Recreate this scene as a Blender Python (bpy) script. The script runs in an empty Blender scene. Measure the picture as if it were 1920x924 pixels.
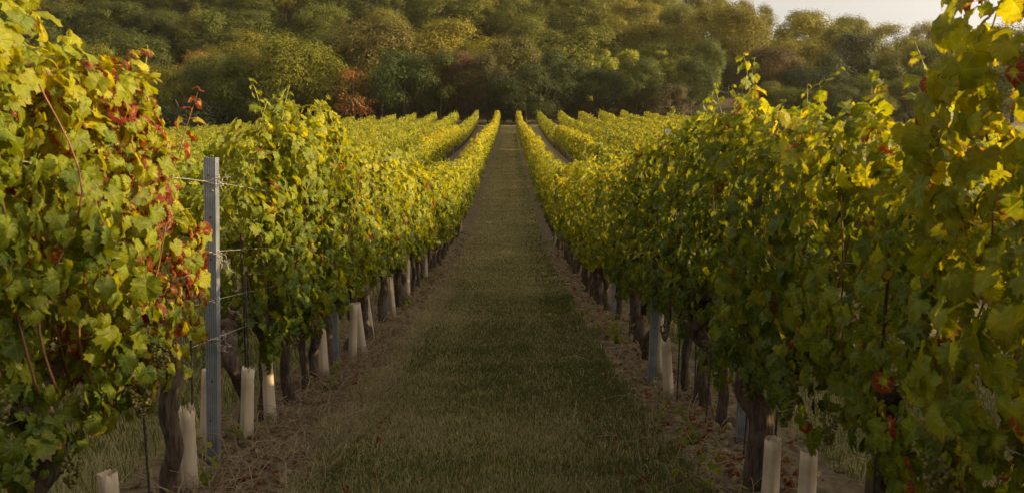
import bpy, math
import numpy as np
from mathutils import Vector

sc = bpy.context.scene
COL = sc.collection
R = math.radians

# ------------------------------------------------------------------ camera
CAM_Z = 1.55
cd = bpy.data.cameras.new("camera")
cam = bpy.data.objects.new("camera", cd)
COL.objects.link(cam)
cam.location = (0, 0, CAM_Z)
cam.rotation_euler = (R(90 - 7.857), 0, R(-0.227))
cd.sensor_width = 36.0
cd.lens = 36.0 * 1500 / 1920
cd.clip_start = 0.05
cd.clip_end = 5000
cd.dof.use_dof = True
cd.dof.focus_distance = 8.0
cd.dof.aperture_fstop = 7.0
sc.camera = cam

# ------------------------------------------------------------------ sky, sun, exposure
SUN_EL = 17.5
SUN_AZ = 94.0          # clockwise from the row direction (+Y), so the sun stands to the right
world = bpy.data.worlds.new("World")
sc.world = world
world.use_nodes = True
wn = world.node_tree
wn.nodes.clear()
w_out = wn.nodes.new("ShaderNodeOutputWorld")
w_bg = wn.nodes.new("ShaderNodeBackground")
sky = wn.nodes.new("ShaderNodeTexSky")
sky.sky_type = 'NISHITA'
sky.sun_disc = False
sky.sun_elevation = R(SUN_EL)
sky.sun_rotation = R(SUN_AZ)
sky.air_density = 1.0
sky.dust_density = 4.0
sky.ozone_density = 0.6
hsv = wn.nodes.new("ShaderNodeHueSaturation")     # thin high cloud: a paler, greyer sky
hsv.inputs["Saturation"].default_value = 0.16
wn.links.new(sky.outputs[0], hsv.inputs["Color"])
hsv.inputs["Value"].default_value = 1.12
warm_air = wn.nodes.new("ShaderNodeMix"); warm_air.data_type = 'RGBA'; warm_air.blend_type = 'MULTIPLY'
warm_air.inputs[0].default_value = 1.0; warm_air.inputs[7].default_value = (1.06, 1.0, 0.93, 1)
wn.links.new(hsv.outputs[0], warm_air.inputs[6])
wn.links.new(warm_air.outputs[2], w_bg.inputs["Color"])
w_bg.inputs["Strength"].default_value = 0.14
wn.links.new(w_bg.outputs[0], w_out.inputs["Surface"])

sd = bpy.data.lights.new("sun", 'SUN')
sd.energy = 5.0
sd.angle = R(0.5)
sd.color = (1.0, 0.74, 0.37)
sun = bpy.data.objects.new("sun", sd)
COL.objects.link(sun)
to_sun = Vector((math.sin(R(SUN_AZ)) * math.cos(R(SUN_EL)), math.cos(R(SUN_AZ)) * math.cos(R(SUN_EL)), math.sin(R(SUN_EL))))
sun.rotation_euler = (-to_sun).to_track_quat('-Z', 'Y').to_euler()
sun.location = (60, 0, 40)

sc.view_settings.view_transform = 'Standard'
sc.view_settings.look = 'None'
sc.view_settings.gamma = 1.0
sc.view_settings.use_curve_mapping = False
sc.view_settings.exposure = 0.7
sc.render.engine = 'CYCLES'
sc.cycles.max_bounces = 6
sc.cycles.transmission_bounces = 6
sc.cycles.use_denoising = True
sc.cycles.sample_clamp_indirect = 4.0

rng = np.random.default_rng(7)

# ------------------------------------------------------------------ numpy noise
def _hash(i, j, k, seed):
    h = (i * 374761393 + j * 668265263 + k * 2147483647 + seed * 1274126177) & 0xFFFFFFFF
    h = ((h ^ (h >> 13)) * 1274126177) & 0xFFFFFFFF
    h = ((h ^ (h >> 16)) * 2246822519) & 0xFFFFFFFF
    return ((h ^ (h >> 15)) & 0xFFFF) / 65535.0 * 2 - 1

def noise(x, y, z=0.0, seed=0):
    x, y, z = np.broadcast_arrays(np.asarray(x, float), np.asarray(y, float), np.asarray(z, float))
    i, j, k = np.floor(x).astype(np.int64), np.floor(y).astype(np.int64), np.floor(z).astype(np.int64)
    f = [a - b for a, b in ((x, i), (y, j), (z, k))]
    u, v, w = [t * t * (3 - 2 * t) for t in f]
    r = 0
    for a in (0, 1):
        for b in (0, 1):
            for c in (0, 1):
                r = r + _hash(i + a, j + b, k + c, seed) * (u if a else 1 - u) * (v if b else 1 - v) * (w if c else 1 - w)
    return r

def sstep(a, b, x):
    t = np.clip((np.asarray(x, float) - a) / (b - a), 0, 1)
    return t * t * (3 - 2 * t)

# ------------------------------------------------------------------ the lie of the land
ROW0, GAP, ROW_END = -1.73, 3.2, 126.0
_PY = np.array([-200, -20, 0, 4.6, 7.6, 10.8, 13.7, 17, 20, 23, 27, 35, 46, 62, 86, 100, 113, 126, 140, 160, 2000.])
_PZ = np.array([1.5, 0.8, -1.5, -1.95, -2.31, -2.57, -2.75, -2.99, -3.14, -3.23, -3.25, -3.07, -2.62, -1.95, -1.15, -0.4, 0.5, 1.5, 2.2, 2.8, 2.8]) + CAM_Z
_ys = np.arange(-200, 700, 0.5)
_zs = np.interp(_ys, _PY, _PZ)
_k = np.exp(-0.5 * (np.arange(-8, 9) / 3.0) ** 2); _k /= _k.sum()
_zs = np.convolve(np.pad(_zs, 8, mode='edge'), _k, mode='valid')

def ridge(x):
    return np.interp(x, [-700, -420, -260, -165, -60, 0, 45, 95, 145, 212, 330, 700], [60, 58, 52, 56, 80, 72, 56, 34, 25, 20, 13, 10])

def ground(x, y):
    x = np.asarray(x, float); y = np.asarray(y, float)
    z = np.interp(y, _ys, _zs)
    z = z - 0.055 * np.clip(-x - 9, 0, 60) * sstep(25, 110, y) * (1 - sstep(150, 240, y))
    bank = sstep(131, 150, y) * (1 - sstep(170, 220, y)) * sstep(28, 37, x) * (1 - sstep(44, 56, x))
    z = z + 4.6 * bank
    t = np.clip((y - 158) / 185.0, 0, 1)
    z = z + (ridge(x) - 3) * (0.35 * t + 0.65 * t * t * (3 - 2 * t)) * (y > 158)
    z = z + 2.0 * noise(x / 40, y / 40, 0, 5) * sstep(160, 220, y)
    return z

def gz(x, y):
    return float(ground(x, y))

# ------------------------------------------------------------------ mesh plumbing
class Acc:
    """collects vertices, faces (arrays of equal-sided polygons) and per-vertex attributes"""
    def __init__(self):
        self.v, self.f, self.c, self.u, self.m = [], [], [], [], []
        self.n = 0
    def add(self, v, f, col=None, uv=None, mat=0):
        v = np.asarray(v, float).reshape(-1, 3)
        fs = f if isinstance(f, list) else [f]
        for q in fs:
            q = np.asarray(q, np.int64)
            self.f.append(q + self.n); self.m.append(np.full(len(q), mat, np.int32))
        self.v.append(v)
        self.c.append(np.zeros((len(v), 4)) if col is None else np.broadcast_to(col, (len(v), 4)))
        self.u.append(np.zeros((len(v), 3)) if uv is None else uv)
        self.n += len(v)
        return self
    def mesh(self, name, mats, smooth=False):
        v = np.concatenate(self.v).astype(np.float32)
        me = bpy.data.meshes.new(name)
        me.vertices.add(len(v)); me.vertices.foreach_set("co", v.ravel())
        sizes = np.concatenate([np.full(len(q), q.shape[1], np.int32) for q in self.f])
        loops = np.concatenate([q.ravel() for q in self.f]).astype(np.int32)
        starts = np.concatenate([[0], np.cumsum(sizes)[:-1]]).astype(np.int32)
        me.loops.add(len(loops)); me.loops.foreach_set("vertex_index", loops)
        me.polygons.add(len(sizes)); me.polygons.foreach_set("loop_start", starts)
        me.polygons.foreach_set("material_index", np.concatenate(self.m))
        me.polygons.foreach_set("use_smooth", np.full(len(sizes), smooth))
        for m in (mats if isinstance(mats, (list, tuple)) else [mats]): me.materials.append(m)
        a = me.attributes.new("lcol", 'FLOAT_COLOR', 'POINT'); a.data.foreach_set("color", np.concatenate(self.c).astype(np.float32).ravel())
        a = me.attributes.new("luv", 'FLOAT_VECTOR', 'POINT'); a.data.foreach_set("vector", np.concatenate(self.u).astype(np.float32).ravel())
        me.update(calc_edges=True)
        return me

def link(name, data, parent=None, loc=None):
    o = bpy.data.objects.new(name, data)
    COL.objects.link(o)
    if parent is not None: o.parent = parent
    if loc is not None: o.location = loc
    return o

def tag(o, label, cat, group=None):
    o["label"] = label; o["category"] = cat
    if group: o["group"] = group
    return o

def thing(name, loc, label, cat, group=None, rz=0.0):
    o = link(name, None, None, loc)
    o.rotation_euler = (0, 0, rz)
    o.empty_display_size = 0.2
    return tag(o, label, cat, group)

def setting(o, kind="structure"):
    o["kind"] = kind
    return o

def copy_thing(src, loc, rz=0.0, scale=None, label=None, group=None):
    r = src.copy(); COL.objects.link(r)
    r.location = loc; r.rotation_euler = (0, 0, rz)
    if scale is not None: r.scale = scale
    if label: r["label"] = label
    if group: r["group"] = group
    for ch in src.children:
        c = ch.copy(); COL.objects.link(c); c.parent = r
    return r

def norm(a):
    return a / np.maximum(np.linalg.norm(a, axis=-1, keepdims=True), 1e-9)

def tube(pts, rad, sides=8, cap=True, jitter=None, twist=0.0):
    """swept tube; jitter(angle, t) scales the radius"""
    p = np.asarray(pts, float); n = len(p)
    rad = np.broadcast_to(rad, (n,))
    t = norm(np.gradient(p, axis=0))
    ref = np.array([1.0, 0.0, 0.0]) if abs(t[:, 0]).mean() < 0.8 else np.array([0, 0, 1.0])
    a = norm(np.cross(t, ref)); b = np.cross(t, a)
    th = np.linspace(0, 2 * np.pi, sides, endpoint=False)
    s = np.linspace(0, 1, n)
    ang = th[None, :] + twist * s[:, None]
    rr = rad[:, None] * (1 if jitter is None else jitter(th[None, :], s[:, None]))
    v = p[:, None, :] + rr[..., None] * (np.cos(ang)[..., None] * a[:, None, :] + np.sin(ang)[..., None] * b[:, None, :])
    v = v.reshape(-1, 3)
    i = np.arange(n - 1)[:, None] * sides; j = np.arange(sides)[None, :]; j2 = (j + 1) % sides
    q = np.stack([i + j, i + j2, i + sides + j2, i + sides + j], -1).reshape(-1, 4)
    fs = [q]
    if cap:
        v = np.concatenate([v, p[:1], p[-1:]])
        k = n * sides
        jj = np.arange(sides)
        fs.append(np.stack([np.full(sides, k), (jj + 1) % sides, jj], -1))
        fs.append(np.stack([np.full(sides, k + 1), (n - 1) * sides + jj, (n - 1) * sides + (jj + 1) % sides], -1))
    return v, fs

def spline(ctrl, n):
    c = np.asarray(ctrl, float)
    t = np.linspace(0, len(c) - 1, n)
    i = np.clip(np.floor(t).astype(int), 0, len(c) - 2); u = (t - i)[:, None]
    p0 = c[np.maximum(i - 1, 0)]; p1 = c[i]; p2 = c[i + 1]; p3 = c[np.minimum(i + 2, len(c) - 1)]
    return 0.5 * ((2 * p1) + (-p0 + p2) * u + (2 * p0 - 5 * p1 + 4 * p2 - p3) * u ** 2 + (-p0 + 3 * p1 - 3 * p2 + p3) * u ** 3)

# ------------------------------------------------------------------ materials
class NT:
    def __init__(self, name):
        self.m = bpy.data.materials.new(name); self.m.use_nodes = True
        self.t = self.m.node_tree; self.t.nodes.clear()
        self.out = self.n("ShaderNodeOutputMaterial")
    def n(self, kind, **kw):
        x = self.t.nodes.new(kind)
        for k, v in kw.items(): setattr(x, k, v)
        return x
    def put(self, sock, v):
        if hasattr(v, "is_output") or isinstance(v, bpy.types.NodeSocket): self.t.links.new(v, sock)
        elif v is not None: sock.default_value = v
    def math(self, op, a, b=None, c=None, clamp=False):
        x = self.n("ShaderNodeMath", operation=op, use_clamp=clamp)
        self.put(x.inputs[0], a)
        if b is not None: self.put(x.inputs[1], b)
        if c is not None: self.put(x.inputs[2], c)
        return x.outputs[0]
    def mix(self, f, a, b, blend='MIX'):
        x = self.n("ShaderNodeMix", data_type='RGBA', blend_type=blend)
        self.put(x.inputs[0], f)
        for s, v in ((x.inputs[6], a), (x.inputs[7], b)):
            self.put(s, v if not isinstance(v, tuple) else (*v, 1.0)[:4])
        return x.outputs[2]
    def ss(self, v, lo, hi, a=0.0, b=1.0):
        x = self.n("ShaderNodeMapRange", interpolation_type='SMOOTHSTEP')
        self.put(x.inputs[0], v); self.put(x.inputs[1], lo); self.put(x.inputs[2], hi); x.inputs[3].default_value = a; x.inputs[4].default_value = b
        return x.outputs[0]
    def noise(self, vec, scale, detail=3.0, rough=0.55):
        x = self.n("ShaderNodeTexNoise"); x.inputs["Scale"].default_value = scale; x.inputs["Detail"].default_value = detail; x.inputs["Roughness"].default_value = rough
        if vec is not None: self.t.links.new(vec, x.inputs["Vector"])
        return x.outputs["Fac"]
    def mapping(self, vec, scale=(1, 1, 1)):
        x = self.n("ShaderNodeMapping"); x.inputs["Scale"].default_value = scale
        self.t.links.new(vec, x.inputs["Vector"]); return x.outputs[0]
    def bump(self, h, strength, dist):
        x = self.n("ShaderNodeBump"); x.inputs["Strength"].default_value = strength; x.inputs["Distance"].default_value = dist
        self.t.links.new(h, x.inputs["Height"]); return x.outputs[0]
    def bsdf(self, color, rough=0.6, spec=0.4, normal=None, metal=0.0, transl=None, tcolor=None):
        p = self.n("ShaderNodeBsdfPrincipled")
        self.put(p.inputs["Base Color"], color if not isinstance(color, tuple) else (*color, 1.0)[:4])
        self.put(p.inputs["Roughness"], rough); self.put(p.inputs["Metallic"], metal)
        self.put(p.inputs["Specular IOR Level"], spec)
        if normal is not None: self.t.links.new(normal, p.inputs["Normal"])
        o = p.outputs[0]
        if transl is not None:
            tb = self.n("ShaderNodeBsdfTranslucent")
            self.put(tb.inputs["Color"], tcolor if not isinstance(tcolor, tuple) else (*tcolor, 1.0)[:4])
            if normal is not None: self.t.links.new(normal, tb.inputs["Normal"])
            mx = self.n("ShaderNodeMixShader"); self.put(mx.inputs[0], transl)
            self.t.links.new(o, mx.inputs[1]); self.t.links.new(tb.outputs[0], mx.inputs[2]); o = mx.outputs[0]
        self.t.links.new(o, self.out.inputs["Surface"])
        return self.m

def attr(nt, name):
    return nt.n("ShaderNodeAttribute", attribute_name=name)

def leaf_material():
    nt = NT("vine_leaf")
    c = attr(nt, "lcol"); s = nt.n("ShaderNodeSeparateColor"); nt.t.links.new(c.outputs["Color"], s.inputs[0])
    yel, red, rnd = s.outputs[0], s.outputs[1], s.outputs[2]
    uv = attr(nt, "luv"); x = nt.n("ShaderNodeSeparateXYZ"); nt.t.links.new(uv.outputs["Vector"], x.inputs[0])
    ux, uy, ident = x.outputs[0], x.outputs[1], x.outputs[2]
    ax = nt.math('ABSOLUTE', ux)
    r = nt.math('SQRT', nt.math('ADD', nt.math('MULTIPLY', ux, ux), nt.math('MULTIPLY', uy, uy)))
    th = nt.math('ARCTAN2', ax, uy)
    d = None
    for a in (0.0, 0.92, 1.9):
        e = nt.math('MULTIPLY', nt.math('ABSOLUTE', nt.math('SINE', nt.math('SUBTRACT', th, a))), r)
        d = e if d is None else nt.math('MINIMUM', d, e)
    side = nt.math('ABSOLUTE', nt.math('SINE', nt.math('MULTIPLY', nt.math('SUBTRACT', r, nt.math('MULTIPLY', d, 0.9)), 17.0)))
    vein = nt.math('MAXIMUM', nt.ss(d, 0.012, 0.035, 1, 0), nt.math('MULTIPLY', nt.ss(side, 0.0, 0.22, 1, 0), 0.35))
    comb = nt.n("ShaderNodeCombineXYZ"); nt.t.links.new(ux, comb.inputs[0]); nt.t.links.new(uy, comb.inputs[1])
    nt.t.links.new(nt.math('MULTIPLY', ident, 37.0), comb.inputs[2])
    n1 = nt.noise(comb.outputs[0], 2.2, 3.0)
    n2 = nt.noise(comb.outputs[0], 9.0, 2.0)
    ymix = nt.math('ADD', yel, nt.math('MULTIPLY', nt.math('SUBTRACT', n1, 0.5), 0.55), clamp=True)
    ramp = nt.n("ShaderNodeValToRGB")
    e = ramp.color_ramp.elements
    e[0].position = 0.0; e[0].color = (0.038, 0.078, 0.007, 1)
    e[1].position = 1.0; e[1].color = (0.42, 0.365, 0.012, 1)
    for p, q in ((0.35, (0.105, 0.145, 0.007, 1)), (0.68, (0.235, 0.255, 0.008, 1))):
        k = e.new(p); k.color = q
    nt.t.links.new(ymix, ramp.inputs[0])
    col = nt.mix(nt.math('MULTIPLY', vein, 0.35), ramp.outputs[0], (0.36, 0.36, 0.06))
    thr = nt.math('SUBTRACT', 1.32, nt.math('MULTIPLY', red, 1.35))
    edge = nt.math('ADD', r, nt.math('ADD', nt.math('MULTIPLY', nt.math('SUBTRACT', n1, 0.5), 0.9), nt.math('MULTIPLY', vein, -0.25)))
    rm = nt.ss(nt.math('SUBTRACT', edge, thr), -0.05, 0.1)
    rcol = nt.mix(nt.ss(n2, 0.35, 0.65), (0.12, 0.015, 0.010), (0.26, 0.055, 0.014))
    col = nt.mix(rm, col, rcol)
    scorch = nt.math('ADD', nt.math('ADD', r, nt.math('MULTIPLY', n2, 0.7)), nt.math('MULTIPLY', rnd, 0.35))
    col = nt.mix(nt.math('MULTIPLY', nt.ss(scorch, 1.36, 1.44), 0.8), col, (0.13, 0.065, 0.025))
    col = nt.mix(1.0, col, nt.math('ADD', nt.math('MULTIPLY', rnd, 0.5), 0.75), 'MULTIPLY')
    geo = nt.n("ShaderNodeNewGeometry")
    pale = nt.mix(0.3, col, (0.17, 0.19, 0.06))
    face = nt.mix(geo.outputs["Backfacing"], col, pale)
    h = nt.math('ADD', nt.math('MULTIPLY', vein, -0.6), n2)
    bp = nt.bump(h, 0.35, 0.004)
    tc = nt.mix(1.0, col, (1.85, 1.5, 0.45), 'MULTIPLY')
    return nt.bsdf(face, 0.5, 0.28, bp, transl=0.5, tcolor=tc)

def plain(name, color, rough=0.7, spec=0.3, var=0.25, scale=20.0, stretch=(1, 1, 1), bump=0.3, bdist=0.01, metal=0.0, transl=None, objrand=0.0):
    nt = NT(name)
    tc = nt.n("ShaderNodeTexCoord")
    vec = nt.mapping(tc.outputs["Object"], stretch)
    n1 = nt.noise(vec, scale, 5.0)
    dark = tuple(q * (1 - var) for q in color); lite = tuple(min(q * (1 + var), 1) for q in color)
    col = nt.mix(nt.ss(n1, 0.3, 0.7), dark, lite)
    if objrand:
        oi = nt.n("ShaderNodeObjectInfo")
        col = nt.mix(1.0, col, nt.math('ADD', nt.math('MULTIPLY', oi.outputs["Random"], objrand), 1 - objrand / 2), 'MULTIPLY')
    return nt.bsdf(col, rough, spec, nt.bump(n1, bump, bdist), metal, transl, None if transl is None else color)

def crown_material():
    nt = NT("tree_leaves")
    oi = nt.n("ShaderNodeObjectInfo")
    c = attr(nt, "lcol"); s = nt.n("ShaderNodeSeparateColor"); nt.t.links.new(c.outputs["Color"], s.inputs[0])
    col = nt.mix(1.0, oi.outputs["Color"], nt.math('ADD', nt.math('MULTIPLY', s.outputs[0], 0.42), 0.79), 'MULTIPLY')
    col = nt.mix(nt.math('MULTIPLY', s.outputs[1], 0.45), col, (0.16, 0.12, 0.02))
    tc = nt.mix(1.0, col, (1.2, 1.1, 0.6), 'MULTIPLY')
    return nt.bsdf(col, 0.6, 0.25, None, transl=0.3, tcolor=tc)

def blade_material(name):
    nt = NT(name)
    c = attr(nt, "lcol")
    return nt.bsdf(c.outputs["Color"], 0.65, 0.2, None, transl=0.25, tcolor=c.outputs["Color"])

def bark_material(name, color):
    nt = NT(name)
    tc = nt.n("ShaderNodeTexCoord")
    v = nt.mapping(tc.outputs["Object"], (1, 1, 0.13))
    n1 = nt.noise(v, 70.0, 6.0, 0.65)
    n2 = nt.noise(tc.outputs["Object"], 9.0, 3.0)
    col = nt.mix(nt.ss(n1, 0.35, 0.66), tuple(q * 0.35 for q in color), color)
    col = nt.mix(nt.math('MULTIPLY', nt.ss(n2, 0.5, 0.75), 0.5), col, tuple(q * 1.7 for q in color))
    return nt.bsdf(col, 0.9, 0.15, nt.bump(n1, 0.9, 0.012))

def ground_material():
    nt = NT("ground_soil_and_grass")
    geo = nt.n("ShaderNodeNewGeometry")
    P = geo.outputs["Position"]
    sx = nt.n("ShaderNodeSeparateXYZ"); nt.t.links.new(P, sx.inputs[0])
    X, Y = sx.outputs[0], sx.outputs[1]
    q = nt.math('DIVIDE', nt.math('SUBTRACT', X, ROW0), GAP)
    dist = nt.math('MULTIPLY', nt.math('ABSOLUTE', nt.math('SUBTRACT', nt.math('FRACT', nt.math('ADD', q, 0.5)), 0.5)), GAP)
    nA = nt.noise(P, 1.6, 4.0)
    nB = nt.noise(P, 14.0, 5.0)
    nC = nt.noise(P, 60.0, 4.0)
    edge = nt.math('ADD', dist, nt.math('MULTIPLY', nt.math('SUBTRACT', nB, 0.5), 0.45))
    edge = nt.math('ADD', edge, nt.math('MULTIPLY', nt.math('SUBTRACT', nA, 0.5), 0.35))
    edge = nt.math("ADD", edge, nt.ss(nt.math("FRACT", nt.math("ADD", q, 0.0)), 0.4, 0.6, 0.0, 0.1))
    grass = nt.ss(edge, 0.42, 0.6)
    soil = nt.mix(nt.ss(nB, 0.3, 0.7), (0.095, 0.069, 0.040), (0.21, 0.158, 0.09))
    soil = nt.mix(nt.math('MULTIPLY', nt.ss(nC, 0.5, 0.72), 0.6), soil, (0.25, 0.185, 0.10))
    band = nt.noise(nt.mapping(P, (0.25, 1.3, 0.1)), 1.0, 4.0, 0.6)
    fine = nt.noise(nt.mapping(P, (3.0, 1.2, 1)), 16.0, 5.0, 0.7)
    g = nt.math('ADD', nt.math('MULTIPLY', band, 0.55), nt.math('MULTIPLY', fine, 0.45))
    gcol = nt.mix(nt.ss(g, 0.40, 0.60), (0.135, 0.132, 0.040), (0.31, 0.25, 0.105))
    near = nt.mix(grass, soil, gcol)
    wild = nt.mix(nt.ss(nt.noise(P, 0.4, 5.0), 0.35, 0.65), (0.10, 0.082, 0.035), (0.22, 0.155, 0.075))
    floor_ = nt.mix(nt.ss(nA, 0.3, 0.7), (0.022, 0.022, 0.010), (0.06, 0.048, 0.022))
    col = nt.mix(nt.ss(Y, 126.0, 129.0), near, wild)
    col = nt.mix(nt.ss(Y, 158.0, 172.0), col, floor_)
    h = nt.math('ADD', nt.math('MULTIPLY', nB, 1.0), nt.math('MULTIPLY', nC, 0.5))
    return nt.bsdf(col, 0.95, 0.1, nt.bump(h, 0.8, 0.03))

def guard_material():
    nt = NT("vine_guard_plastic")
    tc = nt.n("ShaderNodeTexCoord")
    v = nt.mapping(tc.outputs["Object"], (1, 1, 0.08))
    n1 = nt.noise(v, 60.0, 4.0)
    n2 = nt.noise(tc.outputs["Object"], 6.0, 4.0)
    n3 = nt.noise(tc.outputs["Object"], 70.0, 3.0)
    col = nt.mix(nt.ss(n1, 0.35, 0.7), (0.60, 0.50, 0.36), (0.72, 0.62, 0.47))
    col = nt.mix(nt.math('MULTIPLY', nt.ss(n2, 0.45, 0.72), 0.6), col, (0.36, 0.27, 0.16))
    col = nt.mix(nt.math('MULTIPLY', nt.ss(n3, 0.68, 0.74), 0.7), col, (0.12, 0.09, 0.05))
    sz_ = nt.n('ShaderNodeSeparateXYZ'); nt.t.links.new(tc.outputs['Object'], sz_.inputs[0])
    mud = nt.ss(nt.math('ADD', sz_.outputs[2], nt.math('MULTIPLY', nt.math('SUBTRACT', n3, 0.5), 0.2)), 0.02, 0.16, 1, 0)
    col = nt.mix(nt.math('MULTIPLY', mud, 0.75), col, (0.16, 0.11, 0.065))
    return nt.bsdf(col, 0.6, 0.3, nt.bump(n1, 0.15, 0.004), transl=0.35, tcolor=(0.72, 0.58, 0.38))

def steel_material():
    nt = NT("galvanised_steel")
    tc = nt.n("ShaderNodeTexCoord")
    n1 = nt.noise(tc.outputs["Object"], 9.0, 5.0)
    n2 = nt.noise(nt.mapping(tc.outputs["Object"], (1, 1, 0.05)), 80.0, 4.0)
    col = nt.mix(nt.ss(n1, 0.3, 0.7), (0.15, 0.16, 0.175), (0.25, 0.26, 0.275))
    col = nt.mix(nt.math('MULTIPLY', nt.ss(n2, 0.55, 0.75), 0.4), col, (0.20, 0.18, 0.16))
    return nt.bsdf(col, 0.5, 0.5, nt.bump(n2, 0.1, 0.002), metal=0.45)

M = {
    'leaf': leaf_material(),
    'bark': bark_material("vine_bark", (0.115, 0.082, 0.058)),
    'tree_bark': bark_material("tree_bark", (0.12, 0.09, 0.06)),
    'cane': plain("cane_wood", (0.17, 0.075, 0.03), 0.6, 0.3, 0.4, 30, (1, 1, 0.2)),
    'shoot': plain("green_shoot", (0.27, 0.24, 0.04), 0.5, 0.3, 0.3, 30),
    'grape': plain("grape_skin", (0.12, 0.105, 0.02), 0.4, 0.4, 0.35, 30, transl=0.25),
    'crown': crown_material(),
    'blade': blade_material("grass_blade"),
    'stalk': blade_material("dry_stalk"),
    'ground': ground_material(),
    'clod': plain("soil_clod", (0.20, 0.150, 0.085), 0.95, 0.1, 0.4, 30, bump=0.8),
    'guard': guard_material(),
    'steel': steel_material(),
    'hole': plain("punched_hole", (0.02, 0.02, 0.02), 0.8, 0.1),
    'rod': plain("rusty_rod", (0.045, 0.032, 0.026), 0.7, 0.3, 0.5, 40),
    'wire': plain("trellis_wire", (0.36, 0.33, 0.29), 0.5, 0.4, 0.3, 40, metal=0.3),
    'wood': plain("weathered_wood", (0.22, 0.17, 0.12), 0.9, 0.1, 0.3, 10),
}

# ------------------------------------------------------------------ ground
def axis(parts):
    a = [np.arange(p, q, s) for p, q, s in parts]
    return np.concatenate(a)

gx = axis([(-700, -200, 40), (-200, -60, 10), (-60, -10, 2.0), (-10, -5.6, 0.4), (-5.6, 3.2, 0.055), (3.2, 10, 0.4), (10, 60, 2.0), (60, 200, 10), (200, 701, 40)])
gy = axis([(-200, -10, 20), (-10, 1, 1.0), (1, 12, 0.055), (12, 22, 0.12), (22, 60, 0.5), (60, 130, 1.5), (130, 400, 6), (400, 900, 50)])
GX, GY = np.meshgrid(gx, gy)
GZ = ground(GX, GY)
def soil_relief(x, y):
    d = np.abs(((x - ROW0) / GAP + 0.5) % 1.0 - 0.5) * GAP
    s = (1 - sstep(0.35, 0.65, d + 0.15 * noise(x * 3, y * 3, 0, 3))) * (y < 127)
    rough = 0.030 * noise(x * 4, y * 4, 0, 11) + 0.024 * noise(x * 9, y * 9, 0, 12) + 0.014 * np.abs(noise(x * 17, y * 17, 0, 13))
    mound = 0.05 * (1 - sstep(0.1, 0.75, d))
    grassy = 0.012 * noise(x * 2, y * 2.5, 0, 14)
    return s * (rough + mound) + (1 - s) * grassy
rel = np.zeros_like(GZ)
mk = (GY > 0) & (GY < 60) & (GX > -6) & (GX < 6)
rel[mk] = soil_relief(GX[mk], GY[mk])
GZ = GZ + rel
ny, nx = GX.shape
idx = np.arange(ny * nx).reshape(ny, nx)
quads = np.stack([idx[:-1, :-1], idx[:-1, 1:], idx[1:, 1:], idx[1:, :-1]], -1).reshape(-1, 4)
gm = Acc().add(np.stack([GX, GY, GZ], -1), quads).mesh("ground", M['ground'], True)
setting(link("ground", gm))

def surf(x, y):
    """ground with the near relief"""
    x = np.asarray(x, float); y = np.asarray(y, float)
    return ground(x, y) + np.where((y > 0) & (y < 60), soil_relief(x, y), 0)

# ------------------------------------------------------------------ vine leaves
_KA = np.radians([0, 12, 27, 33, 52, 66, 80, 88, 108, 124, 140, 162, 172, 180])
_KR = np.array([.98, .90, .80, .81, .92, .84, .73, .74, .80, .75, .70, .56, .38, .10])

def leaf_template(nout, kind, seed):
    """grape leaf: petiole at the origin, tip towards +y, upper face +z"""
    g = np.random.default_rng(seed)
    th = (np.arange(nout) + 0.5) / nout * 2 * np.pi - np.pi
    if nout <= 14: th = np.linspace(-np.pi, np.pi, nout, endpoint=False)
    r = np.interp(np.abs(th), _KA, _KR)
    if nout > 20:
        r = r * (1 + 0.075 * np.where(np.arange(nout) % 2, 1, -1))
    r = r * (1 + g.normal(0, 0.035, nout))
    out = np.stack([np.sin(th) * r, np.cos(th) * r], -1)
    if nout > 20:
        mid = 0.52 * out[::2] / (1 + 0.075 * -1)
        pts = np.concatenate([[[0, 0]], mid, out]); nm = len(mid)
        k = np.arange(nm); k2 = (k + 1) % nm
        o = 1 + nm
        tris = [np.stack([np.zeros(nm, int), 1 + k, 1 + k2], -1)]
        tris += [np.stack([1 + k, o + 2 * k, o + 2 * k + 1], -1), np.stack([1 + k, o + 2 * k + 1, 1 + k2], -1), np.stack([1 + k2, o + 2 * k + 1, o + (2 * k + 2) % nout], -1)]
        f = np.concatenate(tris)
    else:
        pts = np.concatenate([[[0, 0]], out]); k = np.arange(nout)
        f = np.stack([np.zeros(nout, int), 1 + k, 1 + (k + 1) % nout], -1)
    f = f[:, ::-1]
    x, y = pts[:, 0], pts[:, 1]
    rr = np.hypot(x, y); a = np.arctan2(x, y)
    if kind == 'dry':
        z = -0.75 * rr ** 2 + 0.45 * np.abs(x) + 0.16 * np.sin(3 * a + g.uniform(0, 6)) * rr
        x = x * 0.72
    else:
        z = g.uniform(-.75, -.10) * rr ** 2 + g.uniform(.02, .62) * np.abs(x) + 0.10 * np.sin(5 * a + g.uniform(0, 6)) * rr ** 1.5 + g.uniform(-.18, .06) * np.maximum(y, 0) ** 2
    return np.stack([x, y, z], -1), f, np.stack([pts[:, 0], pts[:, 1]], -1)

TM_HI = [leaf_template(32, 'n', s) for s in range(12)] + [leaf_template(32, 'dry', 50)]
TM_MD = [leaf_template(12, 'n', s) for s in range(10, 15)] + [leaf_template(12, 'dry', 60)]
TM_LO = [leaf_template(6, 'n', s) for s in range(20, 24)]

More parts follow.
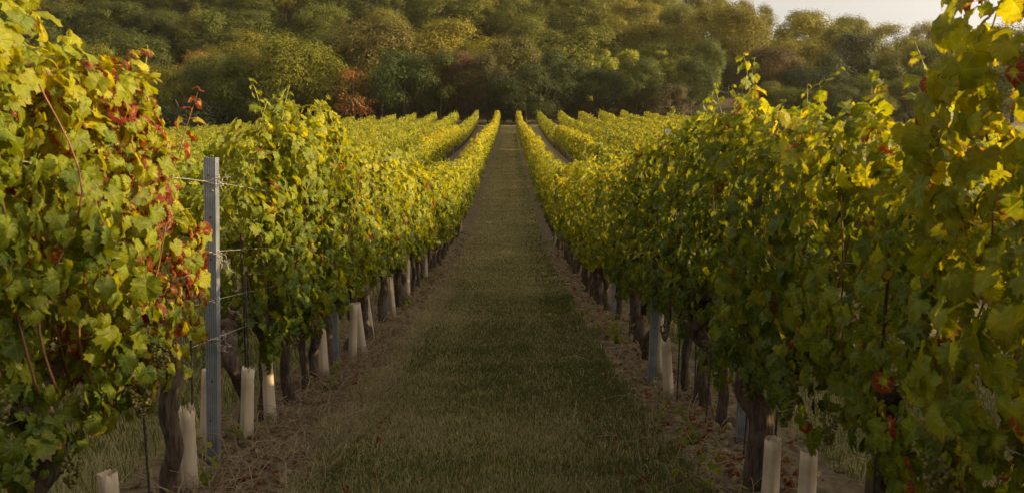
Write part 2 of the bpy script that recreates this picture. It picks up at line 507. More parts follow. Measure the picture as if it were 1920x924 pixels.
def add_leaves(acc, tm, pos, nrm, tip, size, col, mat=0, g=rng, dry=None):
    n = len(pos)
    nrm = norm(nrm); tip = norm(tip - nrm * (tip * nrm).sum(-1, keepdims=True)); sd_ = np.cross(tip, nrm) * g.uniform(.78, 1.1, (n, 1))
    which = g.integers(0, len(tm) - (1 if len(tm) > 4 else 0), n)
    if dry is not None and len(tm) > 4: which[dry] = len(tm) - 1
    ident = g.uniform(0, 1, n)
    for k, (tv, tf, tuv) in enumerate(tm):
        s = np.where(which == k)[0]
        if not len(s): continue
        v = pos[s, None] + size[s, None, None] * (tv[None, :, 0:1] * sd_[s, None] + tv[None, :, 1:2] * tip[s, None] + tv[None, :, 2:3] * nrm[s, None])
        f = (tf[None] + (np.arange(len(s)) * len(tv))[:, None, None]).reshape(-1, 3)
        uv = np.concatenate([np.broadcast_to(tuv, (len(s), *tuv.shape)), np.broadcast_to(ident[s, None, None], (len(s), len(tv), 1))], -1).reshape(-1, 3)
        acc.add(v, f, np.repeat(col[s], len(tv), 0), uv, mat)

def canopy(acc, tm, n, half, bottom, top, seed, size=(.052, .088), red=0.05, yel=0.45, thick=1.0, ytop=None, redfn=None, y0=0.0, nz=0):
    """a leafy wall centred on the origin, running along y"""
    g = np.random.default_rng(seed)
    y = g.uniform(-half, half, n)
    ends = 1 - 0.25 * (np.abs(y) / half) ** 4
    tp = top + 0.14 * noise((y + y0) * 2.2, nz, 0, 31) + 0.12 * noise((y + y0) * 6, nz, 0, 32)
    if ytop is not None: tp = tp + ytop(y)
    bt = bottom + 0.14 * noise((y + y0) * 3.1, nz + 3, 0, 33)
    u = g.beta(1.05, 0.95, n)
    h = bt + (tp - bt) * u
    T = thick * np.interp(h, [0.5, 0.8, 1.2, 1.6, 2.0, 2.4], [.15, .27, .34, .33, .27, .17]) * ends
    side = np.where(g.random(n) < 0.5, -1.0, 1.0)
    T = T + 0.17 * noise((y + y0) * 3.0, h * 3.0, side * 9 + nz, 34) + 0.05 * noise((y + y0) * 9, h * 9, side * 9 + nz, 35)
    hole = sstep(-.28, -.5, noise((y + y0) * 2.3, h * 2.1, side * 5 + nz, 37))
    T = T * (1 - .7 * hole)
    shell = g.random(n) < 0.72
    x = side * np.maximum(T, 0.03) * np.where(shell, 1 - np.abs(g.normal(0, .20, n)), g.uniform(0, 1, n))
    up = sstep(tp - 0.3, tp, h)
    nrm = np.stack([side * (0.95 - 0.5 * up) + g.normal(0, .42, n), g.normal(0, .55, n), 0.30 + 0.6 * up + g.normal(0, .35, n)], -1)
    tip = np.stack([side * 0.25 + g.normal(0, .35, n), g.normal(0, .5, n), -1 + 0.55 * up + g.normal(0, .3, n)], -1)
    sz = g.uniform(size[0], size[1], n) * np.where(g.random(n) < 0.22, 0.62, 1.0)
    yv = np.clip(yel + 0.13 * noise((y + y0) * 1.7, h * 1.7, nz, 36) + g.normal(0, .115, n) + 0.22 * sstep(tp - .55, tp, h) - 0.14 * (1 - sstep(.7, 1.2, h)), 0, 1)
    rp = np.full(n, red) if redfn is None else redfn(y, h, side)
    isred = g.random(n) < rp
    rv = np.where(isred, g.uniform(.38, .95, n), np.where(g.random(n) < 0.2, g.uniform(0.1, .35, n), 0))
    yv = np.where(isred, np.maximum(yv, .72), yv)
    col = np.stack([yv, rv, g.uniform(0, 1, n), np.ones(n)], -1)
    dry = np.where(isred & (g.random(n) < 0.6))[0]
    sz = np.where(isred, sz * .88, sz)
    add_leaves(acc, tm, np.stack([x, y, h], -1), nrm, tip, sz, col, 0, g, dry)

def shoot(acc_leaf, acc_stem, tm, base, heading, length, seed, red=0.0, yel=0.6, big=0.06, rad=.0042):
    """a young shoot that leaves the canopy: stem and alternate leaves, smaller towards the tip"""
    g = np.random.default_rng(seed)
    hd = norm(np.asarray(heading, float)); base = np.asarray(base, float)
    bend = np.append(g.normal(0, .25, 2), -0.10)
    p = spline([base, base + hd * length * .35 + bend * length * .05, base + hd * length * .7 + bend * length * .2, base + hd * length + bend * length * .5], 14)
    v, f = tube(p, np.linspace(rad, rad * .35, 14), 5); acc_stem.add(v, f)
    n = max(5, int(length / 0.042))
    t = np.linspace(0.12, 1.0, n)
    pos = np.stack([np.interp(t, np.linspace(0, 1, 14), p[:, k]) for k in range(3)], -1)
    alt = np.where(np.arange(n) % 2, 1.0, -1.0)
    off = norm(np.stack([alt * .8 + g.normal(0, .4, n), alt * .4 + g.normal(0, .4, n), g.normal(0.1, .3, n)], -1))
    sz = big * np.interp(t, [0, .5, 1], [1.0, .8, .32]) * g.uniform(.8, 1.15, n)
    lp = pos + off * sz[:, None] * 0.7
    for a, b in zip(pos, lp):
        v, f = tube(np.stack([a, (a + b) / 2 + [0, 0, .006], b]), .0016, 4, False); acc_stem.add(v, f)
    nrm = off * 0.4 + np.array([0, 0, .7]) + g.normal(0, .35, (n, 3))
    tip = off + np.array([0, 0, -.45]) + g.normal(0, .2, (n, 3))
    rv = np.where(g.random(n) < red, g.uniform(.5, 1, n), 0.0)
    col = np.stack([np.clip(yel + g.normal(0, .1, n), 0, 1), rv, g.uniform(.4, 1, n), np.ones(n)], -1)
    add_leaves(acc_leaf, tm, lp, nrm, tip, sz, col, 0, g, np.where(rv > .7)[0])

def trunk_mesh(seed, height=0.82, rad=0.036, lean=0.06, sides=18, rings=26):
    g = np.random.default_rng(seed)
    ctrl = [[0, 0, -.08]]
    for k in range(1, 6):
        ctrl.append([g.normal(0, .022) + lean * g.uniform(-.6, 1) * k / 5, g.normal(0, .03) + lean * g.uniform(-1, 1) * k / 5, -.08 + (height + .08) * k / 5])
    p = spline(ctrl, rings)
    t = np.linspace(0, 1, rings)
    rr = rad * np.interp(t, [0, .12, .5, .85, 1], [1.7, 1.15, .92, 1.05, 1.5]) * (1 + .12 * noise(t * 7, seed, 0, 41))
    def jit(a, s):
        return 1 + 0.20 * noise(np.cos(a) * 1.6 + seed, np.sin(a) * 1.6, s * 3.0, 42) + 0.16 * noise(np.cos(a) * 4, np.sin(a) * 4 + seed, s * 7.0, 43) + 0.07 * np.sin(7 * a)
    acc = Acc()
    v, f = tube(p, rr, sides, True, jit, g.uniform(-1.2, 1.2)); acc.add(v, f)
    head = p[-1]
    for sgn in (-1, 1):                      # the gnarled arms the canes grow from
        L = g.uniform(.2, .42)
        q = spline([head - [0, 0, .05], head + [g.normal(0, .02), sgn * L * .4, .05], head + [g.normal(0, .03), sgn * L, .06 + g.normal(0, .03)]], 10)
        v, f = tube(q, np.linspace(rad * .85, .010, 10), 10, True, lambda a, s: 1 + .18 * noise(np.cos(a) * 2 + seed, np.sin(a) * 2, s * 5, 44)); acc.add(v, f)
    return acc.mesh("trunk", M['bark'], True), head

def cane_mesh(seed, start, top, mat='cane', rad=.0048, out=0.0):
    g = np.random.default_rng(seed)
    s = np.asarray(start, float)
    e = np.array([g.normal(0, .12) + out, s[1] + g.normal(0, .12), top])
    p = spline([s, s + (e - s) * .33 + g.normal(0, .035, 3), s + (e - s) * .66 + g.normal(0, .045, 3), e], 16)
    v, f = tube(p, np.linspace(rad, rad * .55, 16), 6)
    return Acc().add(v, f).mesh("cane", M[mat], True)

def _ico():
    import bmesh
    bm = bmesh.new(); bmesh.ops.create_icosphere(bm, subdivisions=2, radius=1.0)
    v = np.array([q.co[:] for q in bm.verts]); f = np.array([[w.index for w in q.verts] for q in bm.faces]); bm.free()
    return v, f
ICO_V, ICO_F = _ico()

def grape_mesh(seed):
    g = np.random.default_rng(seed)
    acc = Acc(); n = 52; L = g.uniform(.11, .15)
    t = g.uniform(0, 1, n) ** 0.8
    rr = np.interp(t, [0, .15, .5, 1], [.012, .034, .030, .006]); a = g.uniform(0, 2 * np.pi, n)
    c = np.stack([np.cos(a) * rr, np.sin(a) * rr, -L * t], -1)
    s = g.uniform(.0068, .0092, n)
    v = c[:, None] + ICO_V[None] * s[:, None, None]
    f = (ICO_F[None] + (np.arange(n) * len(ICO_V))[:, None, None]).reshape(-1, 3)
    acc.add(v, f)
    v, f = tube([[0, 0, .05], [.004, 0, .02], [0, 0, -.03]], .002, 5); acc.add(v, f)
    return acc.mesh("grape_bunch", M['grape'], True)
GRAPES = [grape_mesh(k) for k in range(5)]

def place_y(x, y, dx=0.0):
    return (x + dx, y, gz(x + dx, y))

# one near vine = an Empty with trunk, foliage, canes, shoots and bunches of its own
def near_vine(x, y, label, group, seed, leaves_, half=.68, top=2.2, bottom=.68, red=.04, yel=.45, thick=1.0, ytop=None, redfn=None,
              tm=None, shoots=3, canes=5, bunches=2, face=1, trunk=True, tpos=(0, 0), extra=None, lean=.06, rad=.036, size=(.036, .068)):
    tm = tm or TM_HI
    leaves = int(leaves_ * 1.75)
    g = np.random.default_rng(seed + 900)
    t = thing("grapevine", place_y(x, y), label, "grapevine", group)
    fol = Acc(); stems = Acc()
    canopy(fol, tm, leaves, half, bottom, top, seed, size=size, red=red, yel=yel, thick=thick, ytop=ytop, redfn=redfn, y0=y, nz=x)
    for k in range(shoots + 3):
        yy = g.uniform(-half, half) * .9
        hh = top + (0 if ytop is None else float(ytop(np.array([yy]))[0]))
        st = Acc()
        shoot(fol, st, tm, [g.normal(0, .09), yy, hh - .12], [g.normal(0, .35), g.normal(0, .4), 1], g.uniform(.2, .5), seed * 10 + k, red=red, yel=min(.85, yel + .15))
        link("shoot", st.mesh("shoot", M['shoot'], True), t)
    for e in (extra or []):
        st = Acc(); shoot(fol, st, tm, *e[:3], e[3], **e[4]); link("shoot", st.mesh("shoot", M[e[5] if len(e) > 5 else 'shoot'], True), t)
    link("foliage", fol.mesh("foliage", M['leaf']), t)
    if trunk:
        me, head = trunk_mesh(seed + 5, .82, rad, lean); link("trunk", me, t, (tpos[0], tpos[1], 0))
    for k in range(canes):
        link("cane", cane_mesh(seed * 7 + k, [g.normal(0, .03) + face * .16 * (k % 2), g.uniform(-half, half) * .8, .86], top - .35 + (0 if ytop is None else -.25), 'cane', out=face * .15 * (k % 2)), t)
    for k in range(max(bunches - 1, 0)):
        b = link("grape_bunch", GRAPES[(seed + k) % 5], t, (face * g.uniform(.16, .30), g.uniform(-.5, .5), g.uniform(.66, .98)))
        b.rotation_euler = (0, 0, g.uniform(0, 6))
    return t

LG = "grapevines along the row left of the grass path"
RG = "grapevines along the row right of the grass path"
XL, XR = ROW0, ROW0 + GAP

def red_near(y, h, side):
    # the reddening plant stands just in front of the first post on the left
    a = np.exp(-((y - .08) / .42) ** 2) * np.interp(h, [.6, .9, 1.3, 1.9, 2.2], [.15, .50, .82, .80, .6])
    return np.clip(a + .04, 0, .8)

# left row, from the camera outwards
near_vine(XL, 2.15, "tall yellow-green grapevine filling the photo's left edge, closest of the left row", LG, 11, 900, half=.62, top=2.22, bottom=.6, red=.010, yel=.43, bunches=3, shoots=2)
near_vine(XL, 2.80, "grapevine between the edge plant and the red-leaved vine, dense with big yellow-green leaves", LG, 12, 880, half=.62, top=2.17, bottom=.56, red=.018, yel=.44, redfn=lambda y, h, s: .012 + .58 * sstep(-.05, .45, y) * np.interp(h, [.8, 1.2, 1.9, 2.2], [.3, .8, 1, .5]), bunches=4, shoots=3, ytop=lambda y: -.10 * sstep(0, .6, y), rad=.05)
near_vine(XL, 3.36, "grapevine with many red and yellow leaves just before the first metal post", LG, 13, 760, half=.46, top=2.06, bottom=.70, tpos=(.0, .50), yel=.60, bunches=2, shoots=1, redfn=red_near, thick=.80,
          ytop=lambda y: -.36 * sstep(-.1, .46, y), rad=.04,
          extra=[([.03, .30, 1.55], [.10, .30, 1.0], .62, 501, dict(red=.0, yel=.72, big=.06)),
                 ([.05, .46, 1.40], [.20, .30, 1.0], .75, 502, dict(red=.85, yel=.85, big=.075), 'cane'),
                 ([.12, .35, .95], [.25, .45, .85], .55, 503, dict(red=.75, yel=.75, big=.065), 'cane'),
                 ([.0, .05, 1.8], [-.05, .05, 1.0], .30, 504, dict(red=.2, yel=.65, big=.06))])
near_vine(XL, 5.66, "full green grapevine right behind the first metal post, its end open to the gap", LG, 14, 980, half=.66, top=2.20, bottom=.62, red=.02, yel=.36, bunches=4, shoots=4, thick=1.08,
          ytop=lambda y: -.42 * (1 - sstep(-.62, -.05, y)), rad=.045, tpos=(0, -.25))
near_vine(XL, 6.60, "grapevine with a rounded high green top, second beyond the first post on the left", LG, 15, 880, half=.70, top=2.30, bottom=.64, red=.03, yel=.38, bunches=3, shoots=2, thick=1.1)
near_vine(XL, 7.45, "green grapevine with a few red leaves beside the second post on the left", LG, 16, 780, half=.68, top=2.20, bottom=.70, red=.07, yel=.42, bunches=1, shoots=2)
near_vine(XL, 8.50, "grapevine just beyond the second left post, reddish leaves low in its wall", LG, 17, 720, half=.68, top=2.14, bottom=.74, red=.09, yel=.45, bunches=0, shoots=2)
near_vine(XL, 9.55, "grapevine midway between the second and third left posts, green and yellow", LG, 18, 640, half=.68, top=2.12, bottom=.76, red=.05, yel=.48, bunches=0, shoots=2, canes=3)
near_vine(XL, 10.6, "thick-trunked grapevine just before the third left post", LG, 19, 620, half=.68, top=2.12, bottom=.78, red=.05, yel=.48, bunches=0, shoots=2, canes=3, rad=.05)

# right row
near_vine(XR, 1.05, "large-leaved grapevine filling the photo's right edge, closest of the right row", RG, 31, 620, thick=.76, half=.55, top=2.42, bottom=.42, red=.05, yel=.50, bunches=3, face=-1, shoots=3, size=(.044, .082))
near_vine(XR, 1.92, "towering yellow-green grapevine whose shoots reach past the photo's top right corner", RG, 32, 720, thick=.74, half=.56, top=2.44, bottom=.42, red=.04, yel=.62, bunches=4, face=-1, shoots=6, size=(.044, .082))
near_vine(XR, 3.02, "lower grapevine left of the towering one, dark red leaves amid green", RG, 33, 660, thick=.8, half=.62, top=1.90, bottom=.42, red=.06, yel=.46, bunches=4, face=-1, shoots=2,
          extra=[([-.05, .12, 1.75], [-.05, .1, 1.0], .30, 527, dict(red=0, yel=.62, big=.075)), ([.0, -.45, 1.85], [.05, -.1, 1.0], .50, 512, dict(red=.1, yel=.6, big=.05))])
near_vine(XR, 4.12, "dark green grapevine on a thick flaring trunk beside the first right post", RG, 34, 880, half=.68, top=2.0, bottom=.60, red=.03, yel=.33, bunches=3, face=-1, shoots=2, rad=.066, lean=.1, tpos=(-.17, -.12),
          extra=[([-.08, .35, 1.9], [-.15, .25, 1.0], .52, 513, dict(red=0, yel=.62, big=.07))])
near_vine(XR, 5.30, "dark grapevine immediately beyond the first right post, a clear overhang of leaves", RG, 35, 880, half=.68, top=2.12, bottom=.64, red=.02, yel=.28, bunches=3, face=-1, shoots=3)
near_vine(XR, 6.35, "grapevine with two bare trunks below it, between first and second right posts", RG, 36, 820, thick=.62, half=.70, top=2.14, bottom=.70, red=.02, yel=.30, bunches=2, face=-1, shoots=2)
near_vine(XR, 7.35, "grapevine with fading yellow-red bunch of leaves at the second right post", RG, 37, 780, half=.68, top=2.18, bottom=.72, yel=.34, bunches=1, face=-1, shoots=2,
          redfn=lambda y, h, s: .03 + .5 * np.exp(-((y - .1) / .22) ** 2 - ((h - 1.0) / .2) ** 2))
near_vine(XR, 8.40, "grapevine just beyond the second right post, leaning dark trunk", RG, 38, 880, half=.68, top=2.20, bottom=.76, red=.03, yel=.38, bunches=0, face=-1, shoots=2, lean=.16)
near_vine(XR, 9.45, "grapevine halfway from second to third right post, weeds at its foot", RG, 39, 760, half=.68, top=2.12, bottom=.78, red=.03, yel=.40, bunches=0, face=-1, shoots=2, canes=3)
near_vine(XR, 10.5, "grapevine at the third right post, green with yellow leaf tips", RG, 40, 620, half=.68, top=2.14, bottom=.78, red=.03, yel=.42, bunches=0, face=-1, shoots=2, canes=3)

# farther vines: a few built once, then copied along the rows
def proto_vine(seed, tm, leaves, red, yel, size, top=2.20, detail=True):
    t = link("grapevine", None)
    fol = Acc()
    canopy(fol, tm, leaves, .70, .76, top, seed, size=size, red=red, yel=yel, y0=seed * 3.7, nz=seed)
    if detail:
        g = np.random.default_rng(seed); st = Acc()
        for k in range(4):
            shoot(fol, st, TM_MD, [g.normal(0, .1), g.uniform(-.5, .5), top - .12], [g.normal(0, .35), g.normal(0, .35), 1], g.uniform(.2, .38), seed * 3 + k, yel=.65)
        link("shoot", st.mesh("shoot", M['shoot'], True), t)
    link("foliage", fol.mesh("foliage", M['leaf']), t)
    me, _ = trunk_mesh(seed + 70, .84, .04, .1, 10 if not detail else 14, 14)
    link("trunk", me, t)
    tag(t, "grapevine", "grapevine")
    return t

P_MD = [proto_vine(200 + k, TM_MD, 620, (.02, .05, .09, .03, .02, .04, .12, .03)[k], (.47, .52, .54, .46, .5, .56, .56, .5)[k], (.055, .09)) for k in range(8)]
P_LO = [proto_vine(240 + k, TM_LO, 430, (.02, .03, .05, .02, .02, .03)[k], (.53, .57, .58, .53, .6, .56)[k], (.075, .115), 2.36, False) for k in range(6)]
used = set()
n_vines = 0
def far_vine(x, y, i, label, group):
    global n_vines
    bank_ = P_MD if y < 42 else P_LO
    k = int(rng.integers(0, len(bank_)))
    src = bank_[k]
    rz = 0.0 if rng.random() < .5 else math.pi
    s = float(rng.uniform(.92, 1.09)); sx_ = float(rng.uniform(.9, 1.15))
    loc = place_y(x, y, float(rng.normal(0, .03)))
    if src.name not in used:
        used.add(src.name); src.location = loc; src.rotation_euler = (0, 0, rz); src.scale = (sx_, 1, s); src["label"] = label; src["group"] = group; o = src
    else:
        o = copy_thing(src, loc, rz, (sx_, 1, s), label, group)
    n_vines += 1
    return o

ys_main = np.arange(11.65, ROW_END, 1.07)
for i, y in enumerate(ys_main):
    if y < 42:
        far_vine(XL, y, i, "green and yellow grapevine in the left path-side row, past the third post", LG)
        far_vine(XR, y, i, "green and yellow grapevine in the right path-side row, past the third post", RG)
    else:
        far_vine(XL, y, i, "small sunlit yellow grapevine on the far rise in the left path-side row", "far grapevines of the left path-side row")
        far_vine(XR, y, i, "small sunlit yellow grapevine on the far rise in the right path-side row", "far grapevines of the right path-side row")
SIDE = {}
for k, y0, y1, lab in ((-1, 44, 78, "sunlit yellow grapevine in the second row left of the path"), (2, 44, 78, "sunlit yellow grapevine in the second row right of the path")):
    SIDE[k] = (y0, y1)
    for i, y in enumerate(np.arange(y0 + .5, y1, 1.07)):
        far_vine(ROW0 + k * GAP, y, i, lab, "grapevines of the second row " + ("left" if k < 0 else "right") + " of the path")
for s in P_MD + P_LO:
    if s.name not in used:
        for c in list(s.children): bpy.data.objects.remove(c)
        bpy.data.objects.remove(s)

# every vine farther out, as one mass
def far_rows():
    acc = Acc(); g = np.random.default_rng(77)
    for k in list(range(-19, 0)) + list(range(2, 15)):
        x0 = ROW0 + k * GAP
        ystart = -3.0 if k in (2, 3) else 3.0 if k == -1 else (5.0 if k == -2 else max(8.0, abs(x0) * 1.1))
        yend = ROW_END + g.uniform(-1, 1)
        if k > 6: yend -= (k - 6) * 3.2
        edges = np.arange(ystart, yend, 4.0)
        for a in edges:
            b = min(a + 4.0, yend)
            if k in SIDE and SIDE[k][0] <= a < SIDE[k][1]: continue
            dens = np.interp(a, [3, 20, 50, 126], [900, 450, 140, 95] if k in (2, 3) else [420, 260, 130, 95] if k == -1 else [260, 170, 120, 95])
            n = int(dens * (b - a))
            y = g.uniform(a, b, n)
            sz = g.uniform(.75, 1.15, n) * np.interp(a, [3, 20, 60, 126], [.085, .10, .125, .14])
            tp = 2.34 + .17 * noise(y * 1.1, k * 7, 0, 61) + .16 * noise(y * 4, k * 7, 0, 62)
            h = .74 + .1 * noise(y * 2, k * 5, 0, 63) + (tp - .74) * g.beta(1.1, .9, n)
            side = np.where(g.random(n) < .5, -1.0, 1.0)
            T = np.interp(h, [.5, .8, 1.2, 1.6, 2.0, 2.5], [.15, .26, .34, .33, .27, .16]) + .09 * noise(y * 2.7, h * 2.7, side * 9 + k * 3, 64)
            x = x0 + side * T * (1 - np.abs(g.normal(0, .25, n)))
            up = sstep(tp - .35, tp, h)
            nrm = np.stack([side * (.95 - .5 * up) + g.normal(0, .4, n), g.normal(0, .5, n), .3 + .6 * up + g.normal(0, .35, n)], -1)
            tip = np.stack([side * .25 + g.normal(0, .35, n), g.normal(0, .5, n), -1 + .5 * up], -1)
            col = np.stack([np.clip(.57 + .15 * noise(y * .6, k * 3.1, 0, 65) + g.normal(0, .13, n), 0, 1), np.where(g.random(n) < .02, .8, 0), g.uniform(0, 1, n), np.ones(n)], -1)
            add_leaves(acc, TM_LO, np.stack([x, y, h + ground(x0, y)], -1), nrm, tip, sz, col, 0, g)
        for y in np.arange(ystart + .5, yend, 1.07):        # bare trunks under the leaf wall
            if k in SIDE and SIDE[k][0] <= y < SIDE[k][1]: continue
            z = gz(x0, y); dx, dy = g.normal(0, .03, 2)
            v, f = tube([[x0, y, z - .05], [x0 + dx, y + dy, z + .4], [x0 + dx * .5, y + dy * 2, z + .95]], [.05, .037, .045], 6)
            acc.add(v, f, mat=1)
    return acc.mesh("distant_grapevines", [M['leaf'], M['bark']])
dv = setting(link("distant_grapevines", far_rows()), "stuff")

# ------------------------------------------------------------------ evening haze
def haze_box():
    v = np.array([[x, y, z] for x in (-705, 705) for y in (-205, 905) for z in (-7.0, 125)], float)
    f = np.array([[0, 1, 3, 2], [4, 6, 7, 5], [0, 4, 5, 1], [2, 3, 7, 6], [0, 2, 6, 4], [1, 5, 7, 3]])
    m = bpy.data.materials.new("haze_air"); m.use_nodes = True; nt = m.node_tree; nt.nodes.clear()
    o = nt.nodes.new("ShaderNodeOutputMaterial"); p = nt.nodes.new("ShaderNodeVolumePrincipled")
    p.inputs["Color"].default_value = (.95, .86, .68, 1); p.inputs["Density"].default_value = HAZE; p.inputs["Anisotropy"].default_value = .55
    nt.links.new(p.outputs[0], o.inputs["Volume"])
    return setting(link("haze", Acc().add(v, f).mesh("haze", m)), "stuff")
HAZE = 0.00013
haze_box()

# ------------------------------------------------------------------ trellis posts
def post_profile():
    pts = []
    w, dp, n = .033, .028, 5
    xs = np.linspace(-w, w, n * 4 + 1)
    zs = -.0042 * (0.5 - 0.5 * np.cos((xs + w) / (2 * w) * n * 2 * np.pi))
    front = np.stack([xs, -dp + .004 - zs - .004], -1)
    outline = [(-w, dp), *[tuple(q) for q in front], (w, dp), (w - .003, dp)]
    inner = [(w - .003, -dp + .012), (-w + .003, -dp + .012), (-w + .003, dp)]
    return np.array(outline + inner)

def post_mesh(h):
    pr = post_profile(); n = len(pr)
    acc = Acc()
    zz = [-.25, h]
    v = np.concatenate([np.concatenate([pr, np.full((n, 1), z)], 1) for z in zz])
    k = np.arange(n); k2 = (k + 1) % n
    side = np.stack([k, k2, n + k2, n + k], -1)
    nf = n - 4
    # end strips between front and inner lines
    acc.add(v, [side])
    cap = np.concatenate([pr, np.full((n, 1), h - .0005)], 1)
    import mathutils.geometry as mg
    tri = np.array([list(q) for q in mg.tessellate_polygon([[Vector((*p, 0)) for p in pr]])])
    acc.add(cap, tri)
    for i, z in enumerate(np.arange(.3, h - .06, .24)):          # punched holes and studs down the front face
        r_ = .0055 if i % 2 else .0045
        a = np.linspace(0, 2 * np.pi, 9, endpoint=False)
        ring = np.stack([np.cos(a) * r_ + (.004 if i % 3 else -.006), np.full(9, -.0300), np.sin(a) * r_ * 1.3 + z], -1)
        c = ring.mean(0, keepdims=True) - [[0, .0008, 0]]
        kk = np.arange(9)
        acc.add(np.concatenate([ring, c]), np.stack([kk, (kk + 1) % 9, np.full(9, 9)], -1), mat=1)
    return acc.mesh("trellis_post", [M['steel'], M['hole']])

POST = post_mesh(1.84)
POST_TALL = post_mesh(2.32)
def tie_mesh(seed, h):
    """wire wrapped round a post, its loose ends curling"""
    g = np.random.default_rng(seed); acc = Acc()
    a = np.linspace(0, 2 * np.pi * 1.5, 30)
    p = np.stack([np.cos(a) * .040, np.sin(a) * .036, h + .01 * np.sin(a * .7)], -1)
    v, f = tube(p, .0022, 5); acc.add(v, f)
    for k in range(6):
        q = np.array([.038, -.02, h]) + np.cumsum(g.normal(0, .016, (7, 3)) + [.004, 0, -.004], 0)
        v, f = tube(spline(q, 24), .0016, 4); acc.add(v, f)
    return acc.mesh("wire_tie", M['wire'], True)
TIES = [tie_mesh(k, h) for k, h in enumerate((1.70, 1.30, 1.02, .80))]

LP = "metal posts of the row left of the path"
RP = "metal posts of the row right of the path"
ORD = ["first", "second", "third", "fourth", "fifth", "sixth"]
LNOTE = ["standing clear beside the red-leaved vine", "under the leaves between white guards", "beside a pale guard and thick trunk", "low among dark trunks", "small beneath the yellow leaf wall", "small at the foot of the slope"]
RNOTE = ["bluish beside a thick flaring trunk", "leaning slightly with two guards at its foot", "with green weeds at its base", "thin between crowded trunks", "small in the shade of the leaf wall", "small where the ground levels"]
post0 = None
def put_post(x, y, label, group, ties=False, mesh=None, tilt=(0, 0)):
    t = thing("trellis_post", place_y(x, y), label, "post", group)
    t.rotation_euler = (tilt[0], tilt[1], float(rng.normal(0, .06)))
    link("channel", mesh or POST, t)
    if ties:
        for m in TIES: link("wire_tie", m, t)
    return t
PL = np.arange(4.56, ROW_END + .5, 3.2)
PR = np.arange(4.85, ROW_END + .5, 3.05)
for s, (ps, x, grp, note, word) in enumerate(((PL, XL, LP, LNOTE, "left"), (PR, XR, RP, RNOTE, "right"))):
    for i, y in enumerate(ps):
        lab = f"{ORD[i]} grey metal post of the {word} row, {note[i]}" if i < 6 else f"grey metal post deep in the {word} path-side row, past its sixth"
        tilt = (0, float(rng.normal(0, .012)))
        if s == 0 and i == 0: tilt = (0, .042)
        if s == 1 and i == 1: tilt = (0, .02)
        if s == 1 and i == 1: x, y = 1.28, 6.95
        else: x = (XL, XR)[s]
        put_post(x - (.03 if s == 0 and i == 0 else 0) , y, lab, grp, ties=(i < 2), mesh=POST if i < 6 else POST_TALL, tilt=tilt)
put_post(XR - .02, 7.35, "pale grey post top showing through the leaf wall above the second right post", RP, mesh=POST_TALL)
SP = "post tops showing over the far rows"
for k in (-5, -4, -3, -2, -1, 2, 3, 4, 5, 6, 7, 8):
    y0 = 40 if k < 0 else 52
    for y in np.arange(y0 + (k * 2.3) % 6, ROW_END - 4 - max(0, k - 6) * 3.2, 9.5 if abs(k) < 5 else 12):
        word = "left" if k < 0 else "right"
        put_post(ROW0 + k * GAP, float(y), f"small grey post in the outer rows {word} of the path, its top at leaf height", f"post tops in the outer rows {word} of the path", mesh=POST_TALL)

# ------------------------------------------------------------------ trellis wires
def wire(x, h, y0, y1, label, group, sag=.012, dx=0.0):
    y = np.arange(y0, y1, .4)
    ph = (y - 4.56) / 3.2
    z = ground(np.full_like(y, x), y) + h - sag * np.sin(np.pi * (ph % 1)) ** 2
    v, f = tube(np.stack([np.full_like(y, x + dx), y, z], -1), .0021, 5)
    tag(link("trellis_wire", Acc().add(v, f).mesh("trellis_wire", M['wire'], True)), label, "wire", group)
for x, w, y0, dx in ((XL, "left", 1.5, .0), (XR, "right", .9, .0)):
    for h, hn in ((.80, "lowest"), (1.02, "second lowest"), (1.30, "middle"), (1.70, "top")):
        wire(x, h, y0, 60, f"{hn} thin galvanised wire strung along the {w} path-side row", "trellis wires", dx=dx + .034)

# ------------------------------------------------------------------ pale plastic vine guards
def guard_mesh(h, r0, r1, fray, seed):
    g = np.random.default_rng(seed)
    n = 36; rows = 10
    th = np.linspace(0, 2 * np.pi, n, endpoint=False)
    acc = Acc(); V = []
    for k in range(rows + 1):
        t = k / rows
        rr = (r0 + (r1 - r0) * t) * (1 + .05 * noise(np.cos(th) * 1.2 + seed, np.sin(th) * 1.2, t * 2, 71))
        sq = 1 + .05 * np.cos(4 * th)
        z = np.full(n, -.05 + (h + .05) * t)
        if k == rows: z = z + (g.uniform(-.03, .03, n) * fray); rr = rr * (1 + .12 * fray)
        V.append(np.stack([np.cos(th) * rr * sq, np.sin(th) * rr * sq, z], -1))
    v = np.concatenate(V)
    inner = v.copy(); inner[:, :2] *= .955
    i = np.arange(rows)[:, None] * n; j = np.arange(n)[None, :]; j2 = (j + 1) % n
    q = np.stack([i + j, i + j2, i + n + j2, i + n + j], -1).reshape(-1, 4)
    N = len(v); jj = np.arange(n)
    rim = np.stack([rows * n + jj, rows * n + (jj + 1) % n, N + rows * n + (jj + 1) % n, N + rows * n + jj], -1)
    acc.add(np.concatenate([v, inner]), [q, q[:, ::-1] + N, rim])
    return acc.mesh("vine_guard", M['guard'], True)
GUARDS = [guard_mesh(.5, .043, .036, f, s) for s, f in enumerate((1.0, .25, .6, .0))]
GG = "pale plastic guards round young vines"
